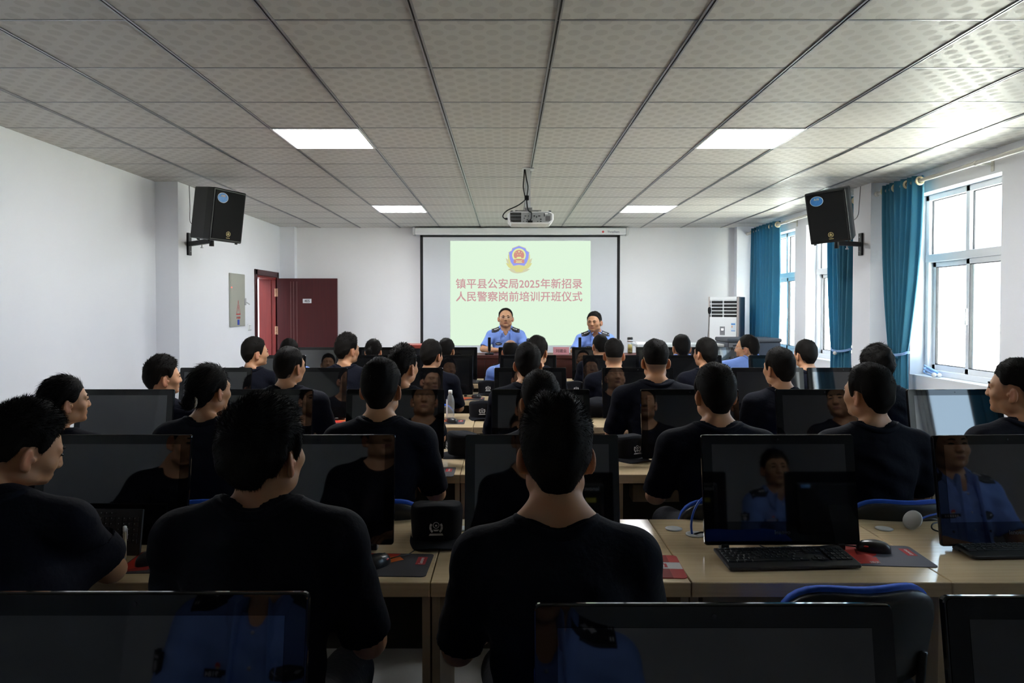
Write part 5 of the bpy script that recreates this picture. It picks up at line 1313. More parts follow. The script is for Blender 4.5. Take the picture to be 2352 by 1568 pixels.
# ---- hair
HY = np.array([-.14, -.075, -.052, -.038, -.030, .0, .008, .014, .026, .040, .050, .070, .13])
STY = {
 'crew':   dict(z=[-.088, -.088, -.075, -.035, -.002, .008, .006, -.020, -.024, .012, .040, .060, .066], tt=.020, ts=.009, tb=.012, n=3600, L=.009, up=.6, fade=.0),
 'fade':   dict(z=[-.025, -.025, -.015, .0, .012, .020, .020, .015, .015, .025, .045, .060, .066], tt=.022, ts=.007, tb=.008, n=3000, L=.008, up=.8, fade=.75),
 'spiky':  dict(z=[-.078, -.078, -.060, -.02, .005, .012, .010, -.005, -.005, .015, .042, .060, .066], tt=.028, ts=.011, tb=.014, n=4200, L=.014, up=.8, fade=.35),
 'quiff':  dict(z=[-.092, -.092, -.078, -.035, -.002, .008, .006, -.020, -.024, .012, .042, .060, .066], tt=.022, ts=.010, tb=.014, n=4200, L=.013, up=.6, fade=.3),
 'fluffy': dict(z=[-.076, -.076, -.068, -.045, -.004, .006, .004, -.022, -.026, .010, .038, .056, .062], tt=.034, ts=.018, tb=.022, n=5000, L=.018, up=.4, fade=.0),
 'parted': dict(z=[-.086, -.086, -.075, -.04, -.006, .004, .0, -.030, -.030, .000, .028, .048, .056], tt=.030, ts=.018, tb=.016, n=3000, L=.024, up=.2, fade=.0),
 'buzz':   dict(z=[-.07, -.07, -.055, -.02, .006, .014, .012, .0, .0, .02, .045, .064, .07], tt=.005, ts=.003, tb=.004, n=700, L=.005, up=1., fade=.8),
 'bald':   dict(z=[-.080, -.080, -.07, -.03, .0, .010, .008, -.015, -.015, .02, .06, .12, .14], tt=.004, ts=.006, tb=.006, n=700, L=.008, up=.3, fade=.4, crown=True),
 'receding': dict(z=[-.080, -.080, -.07, -.03, .0, .010, .008, -.015, -.010, .060, .092, .110, .118], tt=.005, ts=.008, tb=.010, n=900, L=.010, up=.5, fade=.2),
 'brush':  dict(z=[-.080, -.080, -.07, -.03, .0, .010, .008, -.012, -.012, .025, .060, .080, .088], tt=.013, ts=.007, tb=.009, n=1200, L=.010, up=1., fade=.5),
 'bun':    dict(z=[-.085, -.085, -.072, -.040, -.014, -.004, -.004, -.012, -.006, .012, .036, .054, .060], tt=.012, ts=.010, tb=.012, n=2200, L=.030, up=.08, fade=.0, bun=True),
 'pony':   dict(z=[-.080, -.080, -.070, -.035, -.010, -.002, -.002, -.010, -.006, .012, .036, .056, .062], tt=.012, ts=.009, tb=.010, n=1600, L=.030, up=.08, fade=.0, pony=True),
}
HAIRC = {}
def hair_canon(style, dense):
    key = style
    if key not in HAIRC:
        S = STY[style]; zl = np.array(S['z'])
        xs = np.arange(-0.125, 0.125, 0.0042); ys = np.arange(-0.19, 0.145, 0.0042); zs = np.arange(-0.125, 0.175, 0.0042)
        if S.get('pony'): zs = np.arange(-0.20, 0.15, 0.0042)
        V = Vol(xs, ys, zs)
        V.ell((0, -0.012, 0.020), (0.0755, 0.094, 0.092), 0.02); V.ell((0, -0.05, -0.025), (0.058, 0.046, 0.055), 0.03); V.ell((0, 0.030, -0.020), (0.066, 0.066, 0.085), 0.03)
        V.rc((0, -0.027, -0.19), (0, -0.022, -0.075), 0.058, 0.054, 0.03)
        X, Y, Z = xs[:, None, None], ys[None, :, None], zs[None, None, :]
        hl = np.interp(Y, HY, zl)+0.030*smoothstep(0.030, 0.062, np.abs(X))*smoothstep(-0.03, -0.07, Y)*(zl[0] < -0.05)-0.006*smoothstep(.03, .0, np.abs(X))*smoothstep(.05, .09, Y)
        R = np.sqrt(X**2+(Y+0.012)**2+(Z-0.02)**2)+1e-6
        wu = np.clip(Z/R, 0, 1)**2; wb = np.clip(-(Y+0.012)/R, 0, 1)**2; ws = (np.abs(X)/R)**2; wf = np.clip((Y+0.012)/R, 0, 1)**2
        th = (S['tt']*wu+S['tb']*wb+S['ts']*ws+S['tt']*0.6*wf)/(wu+wb+ws+wf+1e-6)
        lump = 1+0.10*np.sin(X*95+Y*40+1)*np.sin(Y*80-Z*50)+0.08*np.sin(X*60-Z*90+2)
        if style == 'quiff': lump = lump+0.55*(0.5-0.5*np.cos(X*2*PI/0.07))*np.clip(Z/0.09, 0, 1)-0.1
        if style in ('parted', 'spiky', 'fluffy'): lump = lump+0.25*np.sin(X*45+0.6)*np.clip(Z/0.1, 0, 1)
        d = V.F-(0.0016+th*lump*np.clip((Z-hl)/0.045, 0, 1))
        d = np.maximum(d, hl-Z)
        if S.get('crown'):
            cd = np.sqrt((X/0.066)**2+((Y+0.0)/0.085)**2+((Z-0.115)/0.075)**2)-1
            d = np.maximum(d, -cd*0.06)
        V.F = d
        for s in (-1, 1):                                            # hair stops around the ears
            if style not in ('bun', 'pony'): V.ell((s*0.080, -0.010, -0.030), (0.026, 0.021, 0.033), 0.004, '-')
        if S.get('bun'):
            V.ell((0.0, -0.128, -0.060), (0.034, 0.030, 0.034), 0.012); V.rc((0.0, -0.10, -0.03), (0, -0.125, -0.055), 0.028, 0.026, 0.012)
        if S.get('pony'):
            V.rc((0, -0.115, 0.035), (0, -0.145, 0.0), 0.020, 0.030, 0.01); V.rc((0, -0.145, 0.0), (0, -0.135, -0.155), 0.030, 0.016, 0.01)
        HAIRC[key] = V.mesh()
    return HAIRC[key]
def strands(v, f, n, L, up, seed, wd, style, lift=0.0):
    """fine tapering hair blades growing from the hair surface"""
    r = np.random.default_rng(seed)
    a, b, c, d = [v[f[:, i]] for i in range(4)]
    nr = np.cross(c-a, d-b); ar = np.linalg.norm(nr, axis=1); nr = nr/np.maximum(ar, 1e-12)[:, None]
    i = r.choice(len(f), n, p=ar/ar.sum()); w_ = r.random((n, 2))
    p = (a[i]*(1-w_[:, :1])+b[i]*w_[:, :1])*(1-w_[:, 1:])+(d[i]*(1-w_[:, :1])+c[i]*w_[:, :1])*w_[:, 1:]
    N = nr[i]
    flow = np.zeros((n, 3)); top = smoothstep(0.02, 0.09, p[:, 2])
    flow[:, 2] = -1.0*(1-top); flow[:, 1] = 0.55*top
    if style == 'parted': flow[:, 0] += np.sign(p[:, 0]-0.01)*0.8*top
    if style in ('bun', 'pony'): flow = np.array((0, -0.13, 0.0))-p; flow /= np.linalg.norm(flow, axis=1)[:, None]
    flow -= N*np.sum(flow*N, 1)[:, None]; flow /= np.maximum(np.linalg.norm(flow, axis=1), 1e-6)[:, None]
    k = up*(0.35+0.65*top)
    D_ = N*(0.22+k)[:, None]+flow*(1.15-0.8*k)[:, None]+r.normal(0, 0.22, (n, 3)); D_ /= np.linalg.norm(D_, axis=1)[:, None]
    bend = flow*0.35+np.array((0, 0, -0.15))
    ll = L*(0.5+0.8*r.random(n))*(0.45+0.55*np.maximum(top, 0.25 if style not in ('bun', 'pony') else 1))
    S = np.cross(D_, r.normal(0, 1, (n, 3))); S /= np.maximum(np.linalg.norm(S, axis=1), 1e-9)[:, None]
    p0 = p-N*0.003; m = p0+D_*(ll*0.55)[:, None]; t = m+(D_+bend)*(ll*0.5)[:, None]
    S = S*wd
    V = np.stack([p0-S, p0+S, m+S*0.7, m-S*0.7, t], 1).reshape(-1, 3)
    o = np.arange(n)[:, None]*5
    return V, np.concatenate([o+np.array((0, 1, 2, 3))]), np.concatenate([o+np.array((3, 2, 4))])

# ---- materials
def skin_mat():
    m = mat('skin', (0.5, 0.3, 0.2), 0.48, 0.4, sss=0.12); n = m.node_tree.nodes; l = m.node_tree.links
    a = n.new('ShaderNodeVertexColor'); a.layer_name = 'tint'; l.new(a.outputs[0], n['Principled BSDF'].inputs['Base Color']); return m
M_skin = skin_mat()
M_hair = mat('black_hair', (0.0075, 0.0062, 0.0052), 0.70, 0.10)
M_navy = mat('navy_cotton', (0.0028, 0.0034, 0.0085), 0.85, 0.15, bump=0.25, bscale=45)
M_blue = mat('light_blue_shirt_cloth', (0.17, 0.28, 0.66), 0.75, 0.3, bump=0.2, bscale=30, sheen=0.1)
M_trou = mat('black_trouser_cloth', (0.004, 0.0045, 0.008), 0.8, 0.2, bump=0.2, bscale=60)
M_shoe = mat('black_leather', (0.008, 0.008, 0.008), 0.3, 0.5)
M_epau = mat('black_epaulette_cloth', (0.007, 0.007, 0.010), 0.6, 0.4)
M_eye = mat('dark_eye', (0.015, 0.010, 0.008), 0.15, 0.5)
M_eyew = mat('eye_white', (0.55, 0.52, 0.50), 0.3, 0.5)

def np_obj(name, v, faces, m, parent, smooth=True):
    """faces: list of index arrays (quads, triangles)"""
    me = bpy.data.meshes.new(name)
    nl = sum(f.size for f in faces); nf = sum(len(f) for f in faces)
    me.vertices.add(len(v)); me.vertices.foreach_set('co', np.ascontiguousarray(v, dtype=np.float32).ravel())
    me.loops.add(nl); me.loops.foreach_set('vertex_index', np.concatenate([f.ravel() for f in faces]).astype(np.int32))
    me.polygons.add(nf)
    tot = np.concatenate([np.full(len(f), f.shape[1], np.int32) for f in faces]); st = np.concatenate([[0], np.cumsum(tot)[:-1]]).astype(np.int32)
    me.polygons.foreach_set('loop_start', st); me.polygons.foreach_set('loop_total', tot)
    me.polygons.foreach_set('use_smooth', np.full(nf, smooth)); me.materials.append(m)
    me.update(calc_edges=True); me.validate()
    return link(bpy.data.objects.new(name, me), parent)

def person(label, X, Y, ztop, style='crew', yaw=0, pitch=0, pose='desk', fem=False, officer=False, facing=0.0, wx=1.0, hs=1.0, seed=0, dense=1.0, floor=0.0,
           group=None, wd=0.0011, face=False, glasses=False, tilt=0, tint=1.0, seat=True, clabel=None, rank=3, number=None, hair_seed=None, neck=0.0, hwx=1.0):
    K = canon(pose, fem, officer); hc = K['hc']; S = STY[style]
    ytop = hc[2]+0.112+S['tt']*0.9+neck
    kz = (ztop-floor-0.5-(ytop-1.08)*hs)/0.58
    ca, sa = math.cos(math.radians(yaw)), math.sin(math.radians(yaw)); piv = np.array((hc[0], hc[1]-0.028, 1.13))
    RM = np.array(Matrix.Rotation(math.radians(yaw), 3, 'Z') @ Matrix.Rotation(math.radians(-pitch), 3, 'X') @ Matrix.Rotation(math.radians(tilt), 3, 'Y'))
    def deform(v, head=None):
        v = v.copy(); z0 = v[:, 2].copy()
        t = smoothstep(1.09, 1.17, z0) if head is None else np.full(len(v), float(head))
        if head is None: t = t*(np.abs(v[:, 0]) < 0.13)
        q = (v-piv)
        q = q*(1+(hs-1)*t)[:, None]
        q[:, 0] *= 1+(hwx-1)*t
        r = q@RM.T
        v = piv+q*(1-t)[:, None]+r*t[:, None]
        v[:, 2] += neck*t
        v[:, 0] *= 1+(wx-1)*(1-t)
        zz = v[:, 2]; fw = smoothstep(0.08, 0.30, v[:, 1])*(1-t)*(zz < 0.95)
        kk = kz*(1-fw)+1.0*fw
        up = np.where(zz > 1.08, 0.5+0.58*kk+(zz-1.08), np.where(zz > 0.5, 0.5+(zz-0.5)*kk, zz))
        v[:, 2] = up
        return v
    v = deform(K['v'])
    root = np_obj('person', v, [K['f']], M_skin, None); tag(root, label, 'person', group)
    root.location = (X, Y, floor); root.rotation_euler = (0, 0, math.radians(facing))
    # skin tones: lips, cropped hair; ears reddened to imitate light shining through them
    c = K['v']-hc; col = np.tile(np.array((0.50, 0.255, 0.135))*tint, (len(c), 1))
    near = lambda p, r: np.exp(-(((c-np.array(p))/np.array(r))**2).sum(1))
    lips = np.clip(near((0, 0.095, -0.068), (0.020, 0.012, 0.008))*1.3, 0, 1)[:, None]; col = col*(1-lips)+np.array((0.26, 0.085, 0.07))*lips
    ear_glow = np.clip(near((0.084, -0.014, -0.026), (0.014, 0.024, 0.034))+near((-0.084, -0.014, -0.026), (0.014, 0.024, 0.034)), 0, 1)[:, None]*0.65; col = col*(1-ear_glow)+np.array((0.52, 0.175, 0.105))*tint*ear_glow
    zb = np.interp(c[:, 1], HY, STY['crew']['z']); st = S['fade']*smoothstep(-0.004, 0.05, c[:, 2]-zb)*smoothstep(0.075, 0.03, c[:, 1])
    if style in ('buzz', 'brush'): st = np.maximum(st, 0.85*(c[:, 2] > np.interp(c[:, 1], HY, S['z'])))
    st = st*(1-np.clip(ear_glow*1.5, 0, 1)[:, 0]); col = col*(1-st[:, None])+np.array((0.055, 0.045, 0.04))*st[:, None]
    at = root.data.color_attributes.new('tint', 'FLOAT_COLOR', 'POINT'); at.data.foreach_set('color', np.concatenate([col, np.ones((len(c), 1))], 1).astype(np.float32).ravel())
    # clothes
    sv = deform(K['sv'], 0); shirt = np_obj('shirt', sv, [K['sf']], M_blue if officer else M_navy, root)
    if K['band']: np_obj('collar_band', deform(K['band'][0], 0), [K['band'][1]], M_navy, root)
    np_obj('trousers', deform(K['tv'], 0), [K['tf']], M_trou, root); np_obj('shoes', K['bv'], [K['bf']], M_shoe, root)
    # hair
    hv, hf = hair_canon(style, dense)
    sv_, q4, q3 = strands(hv, hf, int(S['n']*dense), S['L'], S['up'], seed if hair_seed is None else hair_seed, wd, style)
    hv2 = np.concatenate([hv, sv_])
    hair = np_obj('hair', deform(hv2+hc, 1), [hf, q4+len(hv), q3+len(hv)], M_hair, root)
    place_ = lambda pts: [Vector(x) for x in deform(np.array(pts, float)+hc, 1)]
    if S.get('bun'):
        m = MB(); m.tube(place_([(0.034*math.cos(q)+0.0, -0.108-0.008*math.sin(q)*0, -0.048+0.036*math.sin(q)) for q in np.linspace(0, 2*PI, 20)]), 0.0055, 8); m.build('hair_tie', mat('cream_hair_tie', (0.62, 0.54, 0.42), 0.45), root)
    if face:
        for s in (-1, 1):
            m = MB(); m.tube(place_([(s*0.014, 0.0965, 0.016), (s*0.028, 0.0945, 0.021), (s*0.044, 0.081, 0.016)]), [0.0034, 0.0046, 0.0024], 6); m.build('eyebrow', M_hair, root)
            m = MB(); m.tube(place_([(s*0.018, 0.0915, -0.003), (s*0.026, 0.0928, -0.001), (s*0.036, 0.0915, -0.001), (s*0.043, 0.0865, -0.002)]), [0.0014, 0.0040, 0.0040, 0.0014], 8); m.build('eye', M_eye, root)
    if glasses:
        m = MB()
        for s in (-1, 1):
            m.tube(place_([(s*0.031+0.021*math.cos(q), 0.109-0.10*abs(0.021*math.cos(q)*s+0.031)*0.15, -0.004+0.014*math.sin(q)) for q in np.linspace(0, 2*PI, 19)]), 0.0008, 6)
            m.tube(place_([(s*0.052, 0.104, 0.0), (s*0.080, 0.06, 0.0), (s*0.084, -0.01, 0.002)]), 0.0009, 6)
        m.tube(place_([(-0.010, 0.110, -0.002), (0.010, 0.110, -0.002)]), 0.0009, 6); m.build('glasses', M_chrome, root)
    if officer: uniform(root, K, sv, deform, rank, number)
    if seat:
        a = math.radians(facing)
        chair((X, Y, floor), a, clabel or ('black chair with blue mesh back under the ' + label), None)
    return root

def uniform(root, K, sv, deform, rank, number):
    tris = [list(q) for q in K['sf']]
    bv = BVHTree.FromPolygons([tuple(p) for p in sv], tris)
    def fr(x, z, off=0.003):
        h = bv.ray_cast(Vector((x, 1.0, z)), Vector((0, -1, 0)))
        return Vector((x, (h[0].y if h[0] else 0.1)+off, z))
    def tp(x, y, off=0.004):
        h = bv.ray_cast(Vector((x, y, 1.6)), Vector((0, 0, -1)))
        return Vector((x, y, (h[0].z if h[0] else 1.06)+off))
    nb = K['nb']; dy = K['dy']; sc_z = float(deform(np.array([[0, 0, 1.06]]), 0)[0][2])-1.06
    # collar
    def cf(u, v):
        a = math.radians(-160+320*u); fwd = -math.cos(a); bk = (1-fwd)/2; fr_ = max(0.0, fwd)**2
        r0 = 0.063+0.004*fr_; r1 = 0.092+0.034*fr_
        def at(r): return r*math.sin(a)*1.03, nb[1]+0.010+r*fwd*(0.92+0.22*fr_)
        x1, y1 = at(r1); x0, y0 = at(r0)
        z1 = tp(x1, y1, 0.007).z; z0 = max(1.140-0.052*(1-bk)**1.4+sc_z, z1+0.014)
        x, y = x0+(x1-x0)*v, y0+(y1-y0)*v
        return (x, y, max(z0+(z1-z0)*v+0.008*math.sin(PI*v), tp(x, y, 0.005).z if v > 0.3 else -9))
    m = MB(); m.grid(cf, 36, 5); c = m.build('collar', M_blue, root); md = c.modifiers.new('thick', 'SOLIDIFY'); md.thickness = 0.0025
    m = MB()
    for k in range(9): m.add([fr(-0.016, 1.02+sc_z-0.04*k, 0.0025), fr(0.016, 1.02+sc_z-0.04*k, 0.0025), fr(0.016, 0.98+sc_z-0.04*k, 0.0025), fr(-0.016, 0.98+sc_z-0.04*k, 0.0025)], [(0, 1, 2, 3)])
    m.build('placket', M_blue, root)
    for z in (1.025, 0.94, 0.86):
        m = MB(); m.ball(fr(0, z+sc_z, 0.003), (0.0055, 0.003, 0.0055), 10); m.build('button', mat('silver_button', (0.6, 0.62, 0.66), 0.3, 0.5, 0.7), root)
    for s in (-1, 1):
        # shoulder board
        def ef(u, v, o=0.005):
            x = s*(0.070+0.115*u); y = dy+0.010+0.054*v
            w_ = 1.0 if u > 0.12 else 0.6+0.4*u/0.12
            y = dy+0.037+(y-dy-0.037)*w_
            return tp(x, y, o)
        m = MB(); m.grid(lambda u, v: ef(u, v, 0.012), 12, 5); m.grid(lambda u, v: ef(u, v, 0.004), 12, 5)
        m.grid(lambda u, v: ef(u, 0, 0.004+0.008*v), 12, 1); m.grid(lambda u, v: ef(u, 1, 0.004+0.008*v), 12, 1); m.grid(lambda u, v: ef(1, u, 0.004+0.008*v), 5, 1)
        ep = m.build('shoulder_board', M_epau, root)
        m = MB()
        for k in range(rank):
            p = ef(0.30+0.165*k, 0.62, 0.0135); m.prism(star(0.0125, 0, 0, 4, 0.6), 0, 0.002, Matrix.Translation(p) @ Matrix.Rotation(s*0.3, 4, 'Y') @ Matrix.Rotation(-0.6, 4, 'X'))
        m.build('rank_star', M_badge, ep)
        m = MB()
        for k in range(2 if rank < 4 else 3):
            u0 = 0.85+0.06*k; m.add([ef(u0, 0.05, 0.017), ef(u0+0.032, 0.05, 0.017), ef(u0+0.032, 0.95, 0.017), ef(u0, 0.95, 0.017)], [(0, 1, 2, 3)])
        m.build('rank_bar', M_badge, ep)
        # pocket
        m = MB(); z0 = 0.885+sc_z
        fl = [(-0.052, 0), (0.052, 0), (0.052, -0.026), (0.0, -0.046), (-0.052, -0.026)]
        m.add([fr(s*0.092+x, z0+z, 0.004) for x, z in fl]+[fr(s*0.092+x, z0+z, 0.0) for x, z in fl], [(0, 1, 2, 3, 4), (5, 9, 8, 7, 6)]+[(i, (i+1) % 5+0, (i+1) % 5+5, i+5) for i in range(5)]); m.build('pocket_flap', M_blue, root)
        m = MB(); m.ball(fr(s*0.092, z0-0.03, 0.005), (0.006, 0.003, 0.006), 10); m.build('pocket_button', mat('dark_button', (0.03, 0.02, 0.02), 0.4), root)
    # wing patch on the officer's right, number plate and pin on the left
    z0 = 0.925+sc_z
    hx = [(-0.046, 0.0), (-0.034, 0.015), (0.0, 0.021), (0.034, 0.015), (0.046, 0.0), (0.034, -0.015), (0.0, -0.021), (-0.034, -0.015)]
    c0 = fr(0.092, z0)
    m = MB(); m.add([fr(0.092+x, z0+z, 0.006) for x, z in hx]+[fr(0.092+x, z0+z, 0.001) for x, z in hx], [tuple(range(8))]+[(i, (i+1) % 8, (i+1) % 8+8, i+8) for i in range(8)]); wp = m.build('chest_patch', M_epau, root)
    m = MB()
    for s in (-1, 1): m.add([fr(0.092+s*x, z0+z, 0.0075) for x, z in ((0.006, 0.004), (0.036, 0.007), (0.030, 0.0), (0.022, -0.006), (0.006, -0.005))], [(0, 1, 2, 3, 4)])
    m.add([fr(0.092+x, z0+z, 0.008) for x, z in circle(0.0075, 10)], [tuple(range(10))]); m.build('patch_wings', M_badge, wp)
    z1 = 0.925+sc_z
    q = [(-0.036, 0.010), (0.036, 0.010), (0.036, -0.010), (-0.036, -0.010)]
    m = MB(); m.add([fr(-0.092+x, z1+z, 0.006) for x, z in q]+[fr(-0.092+x, z1+z, 0.001) for x, z in q], [(0, 1, 2, 3)]+[(i, (i+1) % 4, (i+1) % 4+4, i+4) for i in range(4)]); npl = m.build('number_patch', M_epau, root)
    if number:
        c1 = fr(-0.092, z1, 0.0075)
        text('number', number, 0.014, M_badge, npl, Matrix.Translation(c1) @ Matrix.Rotation(PI, 4, 'Z') @ UP, 0.01, width=0.052)
    else:
        m = MB()
        for k in range(6): m.add([fr(-0.092-0.025+0.009*k+x, z1+z, 0.0075) for x, z in ((0, -0.005), (0.005, -0.005), (0.005, 0.005), (0, 0.005))], [(0, 1, 2, 3)])
        m.build('number_print', M_badge, npl)
    m = MB(); m.add([fr(-0.085+x, z1+0.020+z, 0.006) for x, z in circle(0.0085, 12)], [tuple(range(12))]); pn_ = m.build('lapel_pin', mat('red_enamel', (0.6, 0.04, 0.03), 0.3), root)
    m = MB(); m.add([fr(-0.085+x, z1+0.015+z, 0.0068) for x, z in ((-0.006, -0.003), (0.006, -0.003), (0.004, 0.003), (-0.004, 0.003))], [(0, 1, 2, 3)]); m.build('pin_gold', M_inkg, pn_)
    # sleeve badge on the officer's left arm
    sh, el, wr, fw = K['arms'][-1]; cpt = deform(np.array([sh+(el-sh)*0.42]), 0)[0]; d = Vector((-0.80, 0.60, 0)).normalized()
    h = bv.ray_cast(Vector(cpt)+d*0.4, -d)
    if h[0]:
        T = Matrix.Translation(h[0]+d*0.003) @ d.to_track_quat('-Y', 'Z').to_matrix().to_4x4()
        sp_ = [(-0.030, 0.034), (-0.016, 0.028), (0.0, 0.040), (0.016, 0.028), (0.030, 0.034), (0.028, -0.012), (0.0, -0.042), (-0.028, -0.012)]
        m = MB(); m.prism(sp_, -0.003, 0.008, T, axis='y'); sb = m.build('sleeve_badge', M_epau, root)
        m = MB(); m.prism(circle(0.013, 14, 0, -0.002), -0.0042, -0.003, T, axis='y'); m.box(-0.02, 0.02, -0.0042, -0.003, 0.017, 0.023, T); m.build('badge_print', M_badge, sb)
# ================================================================== who sits where
SEATY = [0.28, 1.66, 3.13, 4.58, 6.06, 7.50]
def trainee(r, s, px, ytop, style, yaw, desc, **kw):
    """px, ytop: pixel column of the head and row of the hair's top"""
    y = kw.pop('y', SEATY[r]); hy = POSES[kw.get('pose', 'desk')]['hy']+0.02
    q = P(px, ytop, y+hy)
    d = kw.pop('dense', {1: 3.0, 2: 1.3, 3: 0.8, 4: 0.5, 5: 0.4}.get(r, 0.4)); wd = kw.pop('wd', {1: 0.0007, 2: 0.0011, 3: 0.0014}.get(r, 0.0018))
    fem = kw.get('fem', False)
    rn = ROWN[r]+' row'
    lb = desc+', '+(('%s row from stage' % ROWN[r]) if r < 5 else 'front row')+', '+ORD[6-s]+' from windows'
    lb = kw.pop('label', lb)
    kw.setdefault('seed', r*10+s)
    return person(lb, q.x-kw.pop('xo', 0), y, q.z, style, -yaw, dense=d, wd=wd, clabel='black chair with blue back, '+where(r, s), **kw)

T = trainee
# fifth row from the stage: the three nearest trainees
T(1, 1, 16, 914, 'spiky', 44, 'man', pose='write', y=1.80, facing=5, pitch=18, label='dark-haired man in navy T-shirt bent over the desk, writing with a pen', face=True, wx=1.10, hs=0.97)
T(1, 2, 601, 911, 'fluffy', 22, 'man', label='man with thick fluffy hair and navy T-shirt seated beside the writing man', wx=1.01, hs=0.93, hwx=1.1, neck=-0.02, face=True, pitch=-5)
T(1, 3, 1277, 906, 'quiff', 0, 'man', label='nearest man seen straight from behind, backlit red ears, navy crew-neck T-shirt', wx=0.98, pitch=1, neck=0.018)
# fourth row
T(2, 0, 138, 864, 'bun', 44, 'woman', hs=0.90, fem=True, label='woman with smooth tied-back black hair beside the white wall, navy T-shirt', face=True)
T(2, 1, 474, 838, 'bun', 28, 'woman', hs=0.90, fem=True, label='woman with low bun and cream hair tie, navy T-shirt', hair_seed=5, face=True)
T(2, 2, 874, 821, 'crew', 6, 'man with dense round black hair', wx=1.0, pitch=-2)
T(2, 3, 1243, 849, 'crew', -4, 'man whose head shows behind the nearest man', pitch=6)
T(2, 4, 1645, 833, 'crew', -6, 'broad man with short black hair', wx=1.06)
T(2, 5, 2003, 833, 'crew', -24, 'man with cropped hair turned to the windows side', wx=1.02, face=True)
T(2, 6, 2346, 823, 'fade', -42, 'x', label='man with shaved fade haircut cut by the picture edge, facing left', face=True, tint=0.9)
# third row
T(3, 0, 366, 816, 'spiky', 50, 'man turned sideways', face=True)
T(3, 1, 660, 795, 'brush', 28, 'man with flat short hair and bare nape', wx=1.08)
T(3, 2, 921, 791, 'spiky', 30, 'spiky-haired man')
T(3, 3, 1212, 786, 'crew', 4, 'round-headed man before the seated officer')
T(3, 4, 1506, 779, 'fade', 4, 'broad man with faded haircut and bare neck', wx=1.12)
T(3, 5, 1794, 797, 'crew', -20, 'man with neat short hair', face=True)
T(3, 6, 2026, 789, 'parted', -14, 'man with longer parted hair', pitch=12)
# second row
T(4, 0, 580, 773, 'crew', 52, 'man in profile before the open red door', face=True)
T(4, 1, 793, 765, 'spiky', 38, 'tousle-haired man below the dark red door', face=True)
T(4, 2, 988, 779, 'crew', 28, 'short-haired man beside the screen edge')
T(4, 3, 1232, 770, 'crew', 24, 'man before the officer with glasses', face=True)
T(4, 4, 1410, 777, 'fade', 4, 'man with faded sides below the tea tumbler')
T(4, 5, 1622, 775, 'crew', -26, 'man with tilted black-haired head', tilt=4)
T(4, 6, 1853, 779, 'brush', -14, 'man with brush-cut hair before the curtain tie')
# front row
T(5, 0, 663, 777, 'crew', 14, 'x', officer=True, label='officer in light blue shirt mostly hidden below the dark red door')
T(5, 1, 857, 778, 'pony', 10, 'x', fem=True, officer=True, label='woman officer with long black ponytail in front row')
T(5, 2, 1024, 776, 'brush', 16, 'man with smooth cropped head')
T(5, 3, 1172, 780, 'bald', 8, 'x', officer=True, label='balding officer in light blue shirt directly before the red table')
T(5, 4, 1380, 767, 'buzz', -10, 'shaved-head man', tint=0.95)
T(5, 5, 1566, 767, 'brush', -4, 'x', officer=True, wx=1.15, hs=1.08, neck=-0.035, label='thick-necked officer in light blue shirt below the gooseneck microphone')
T(5, 6, 1722, 768, 'brush', -58, 'x', officer=True, wx=1.42, hs=1.12, neck=-0.045, glasses=True, face=True, label='heavy officer with glasses in light blue shirt before the grey podium')

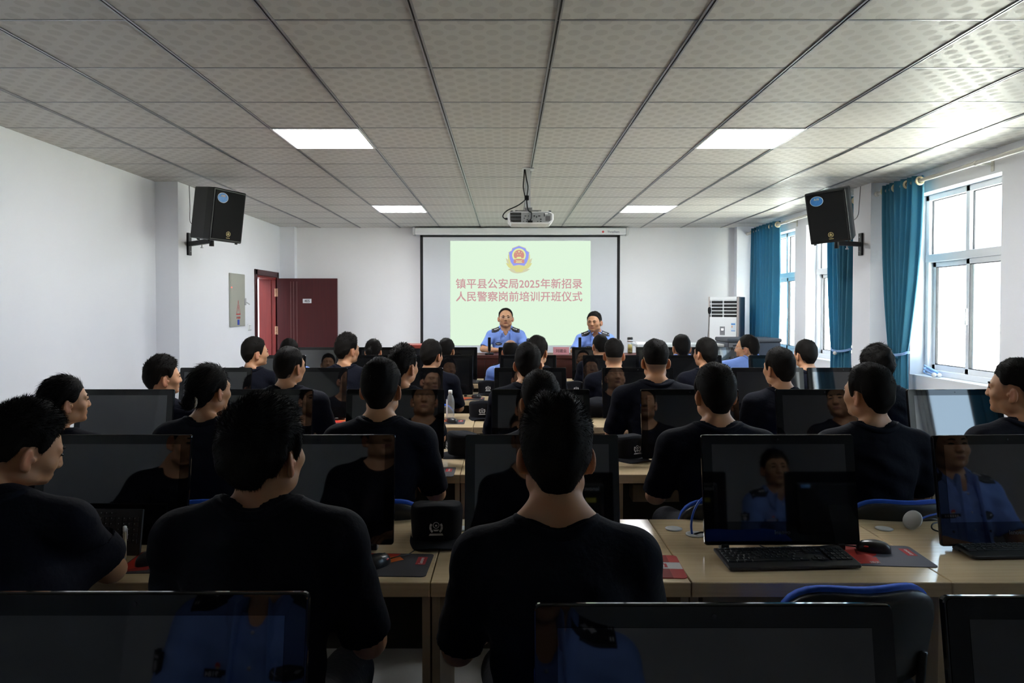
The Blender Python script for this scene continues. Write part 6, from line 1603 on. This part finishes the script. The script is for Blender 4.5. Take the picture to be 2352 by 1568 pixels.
# the two officers at the table, facing the room
OY = 9.62
q = P(1161.5, 706.5, OY-0.05)
person('officer with glasses and receding hair sitting calmly at the red table', q.x, OY, q.z, 'receding', 0, 0, 'clasp', officer=True, facing=180, floor=PZ, face=True, glasses=True, wx=1.04, hs=1.06, hwx=1.1, dense=1.0, wd=0.0014,
       rank=3, seed=71, clabel='black chair of the officer with glasses behind the red table', tint=0.86)
q = P(1364, 713.5, OY-0.05)
person('officer with brush-cut hair speaking into the microphone at the red table', q.x+0.02, OY, q.z, 'brush', -24, 6, 'clasp', officer=True, facing=180, floor=PZ, face=True, wx=1.04, hs=1.07, hwx=1.08, dense=1.0, wd=0.0014,
       rank=3, seed=72, clabel='black chair of the speaking officer behind the red table', tint=0.86)

# officers beside and behind the lens: seen only mirrored in the dark screens
person('officer in light blue shirt mirrored in the nearest door-side screen', -0.66, 0.22, 1.37, 'crew', 0, 6, 'lap', officer=True, face=True, number='079184', rank=2, seed=81, dense=.4, clabel='black chair of the officer beside the camera, door side', group=None)
person('officer in light blue shirt mirrored in the nearest middle screen', 0.10, 0.20, 1.30, 'crew', 0, 6, 'lap', officer=True, face=True, number='182166', rank=2, seed=82, dense=.4, clabel='black chair of the officer under the camera')
person('woman officer in light blue shirt mirrored in the screen beside the full-size keyboard', 1.84, 0.28, 1.37, 'bun', 8, 2, 'lap', officer=True, fem=True, face=True, rank=2, seed=83, dense=.6, clabel='black chair of the mirrored woman officer')
person('officer in light blue shirt mirrored in the screen cut by the picture edge', 2.26, 1.62, 1.36, 'crew', 10, 4, 'lap', officer=True, face=True, rank=2, seed=84, dense=.4, clabel='black chair of the officer mirrored at the picture edge')

# pen in the writing hand
K = canon('write', False, False); W = Matrix.Rotation(math.radians(5), 3, 'Z') @ Vector(K['arms'][1][1])
wr = bpy.data.objects
pp_ = [o for o in bpy.data.objects if o.get('label', '').startswith('dark-haired man in navy T-shirt bent')][0]
base = Vector((pp_.location.x+W[0], pp_.location.y+W[1], W[2]))
pen = thing('pen', 'cream ballpoint pen held in the hand of the writing man', 'pen', base+Vector((0.02, 0.085, 0.045)))
d = Vector((0.25, -0.45, 0.75)).normalized()
m = MB(); m.tube([-d*0.055, d*0.085], 0.0055, 10); m.build('barrel', mat('cream_plastic', (0.66, 0.60, 0.44), 0.35), pen)
m = MB(); m.tube([-d*0.075, -d*0.055], [0.0012, 0.005], 10); m.build('tip', M_silver, pen)
m = MB(); m.tube([d*0.070, d*0.086], 0.0062, 10); m.tube([d*0.03+Vector((0.007, 0, 0)), d*0.08+Vector((0.007, 0, 0))], 0.0018, 6); m.build('cap', M_white, pen)
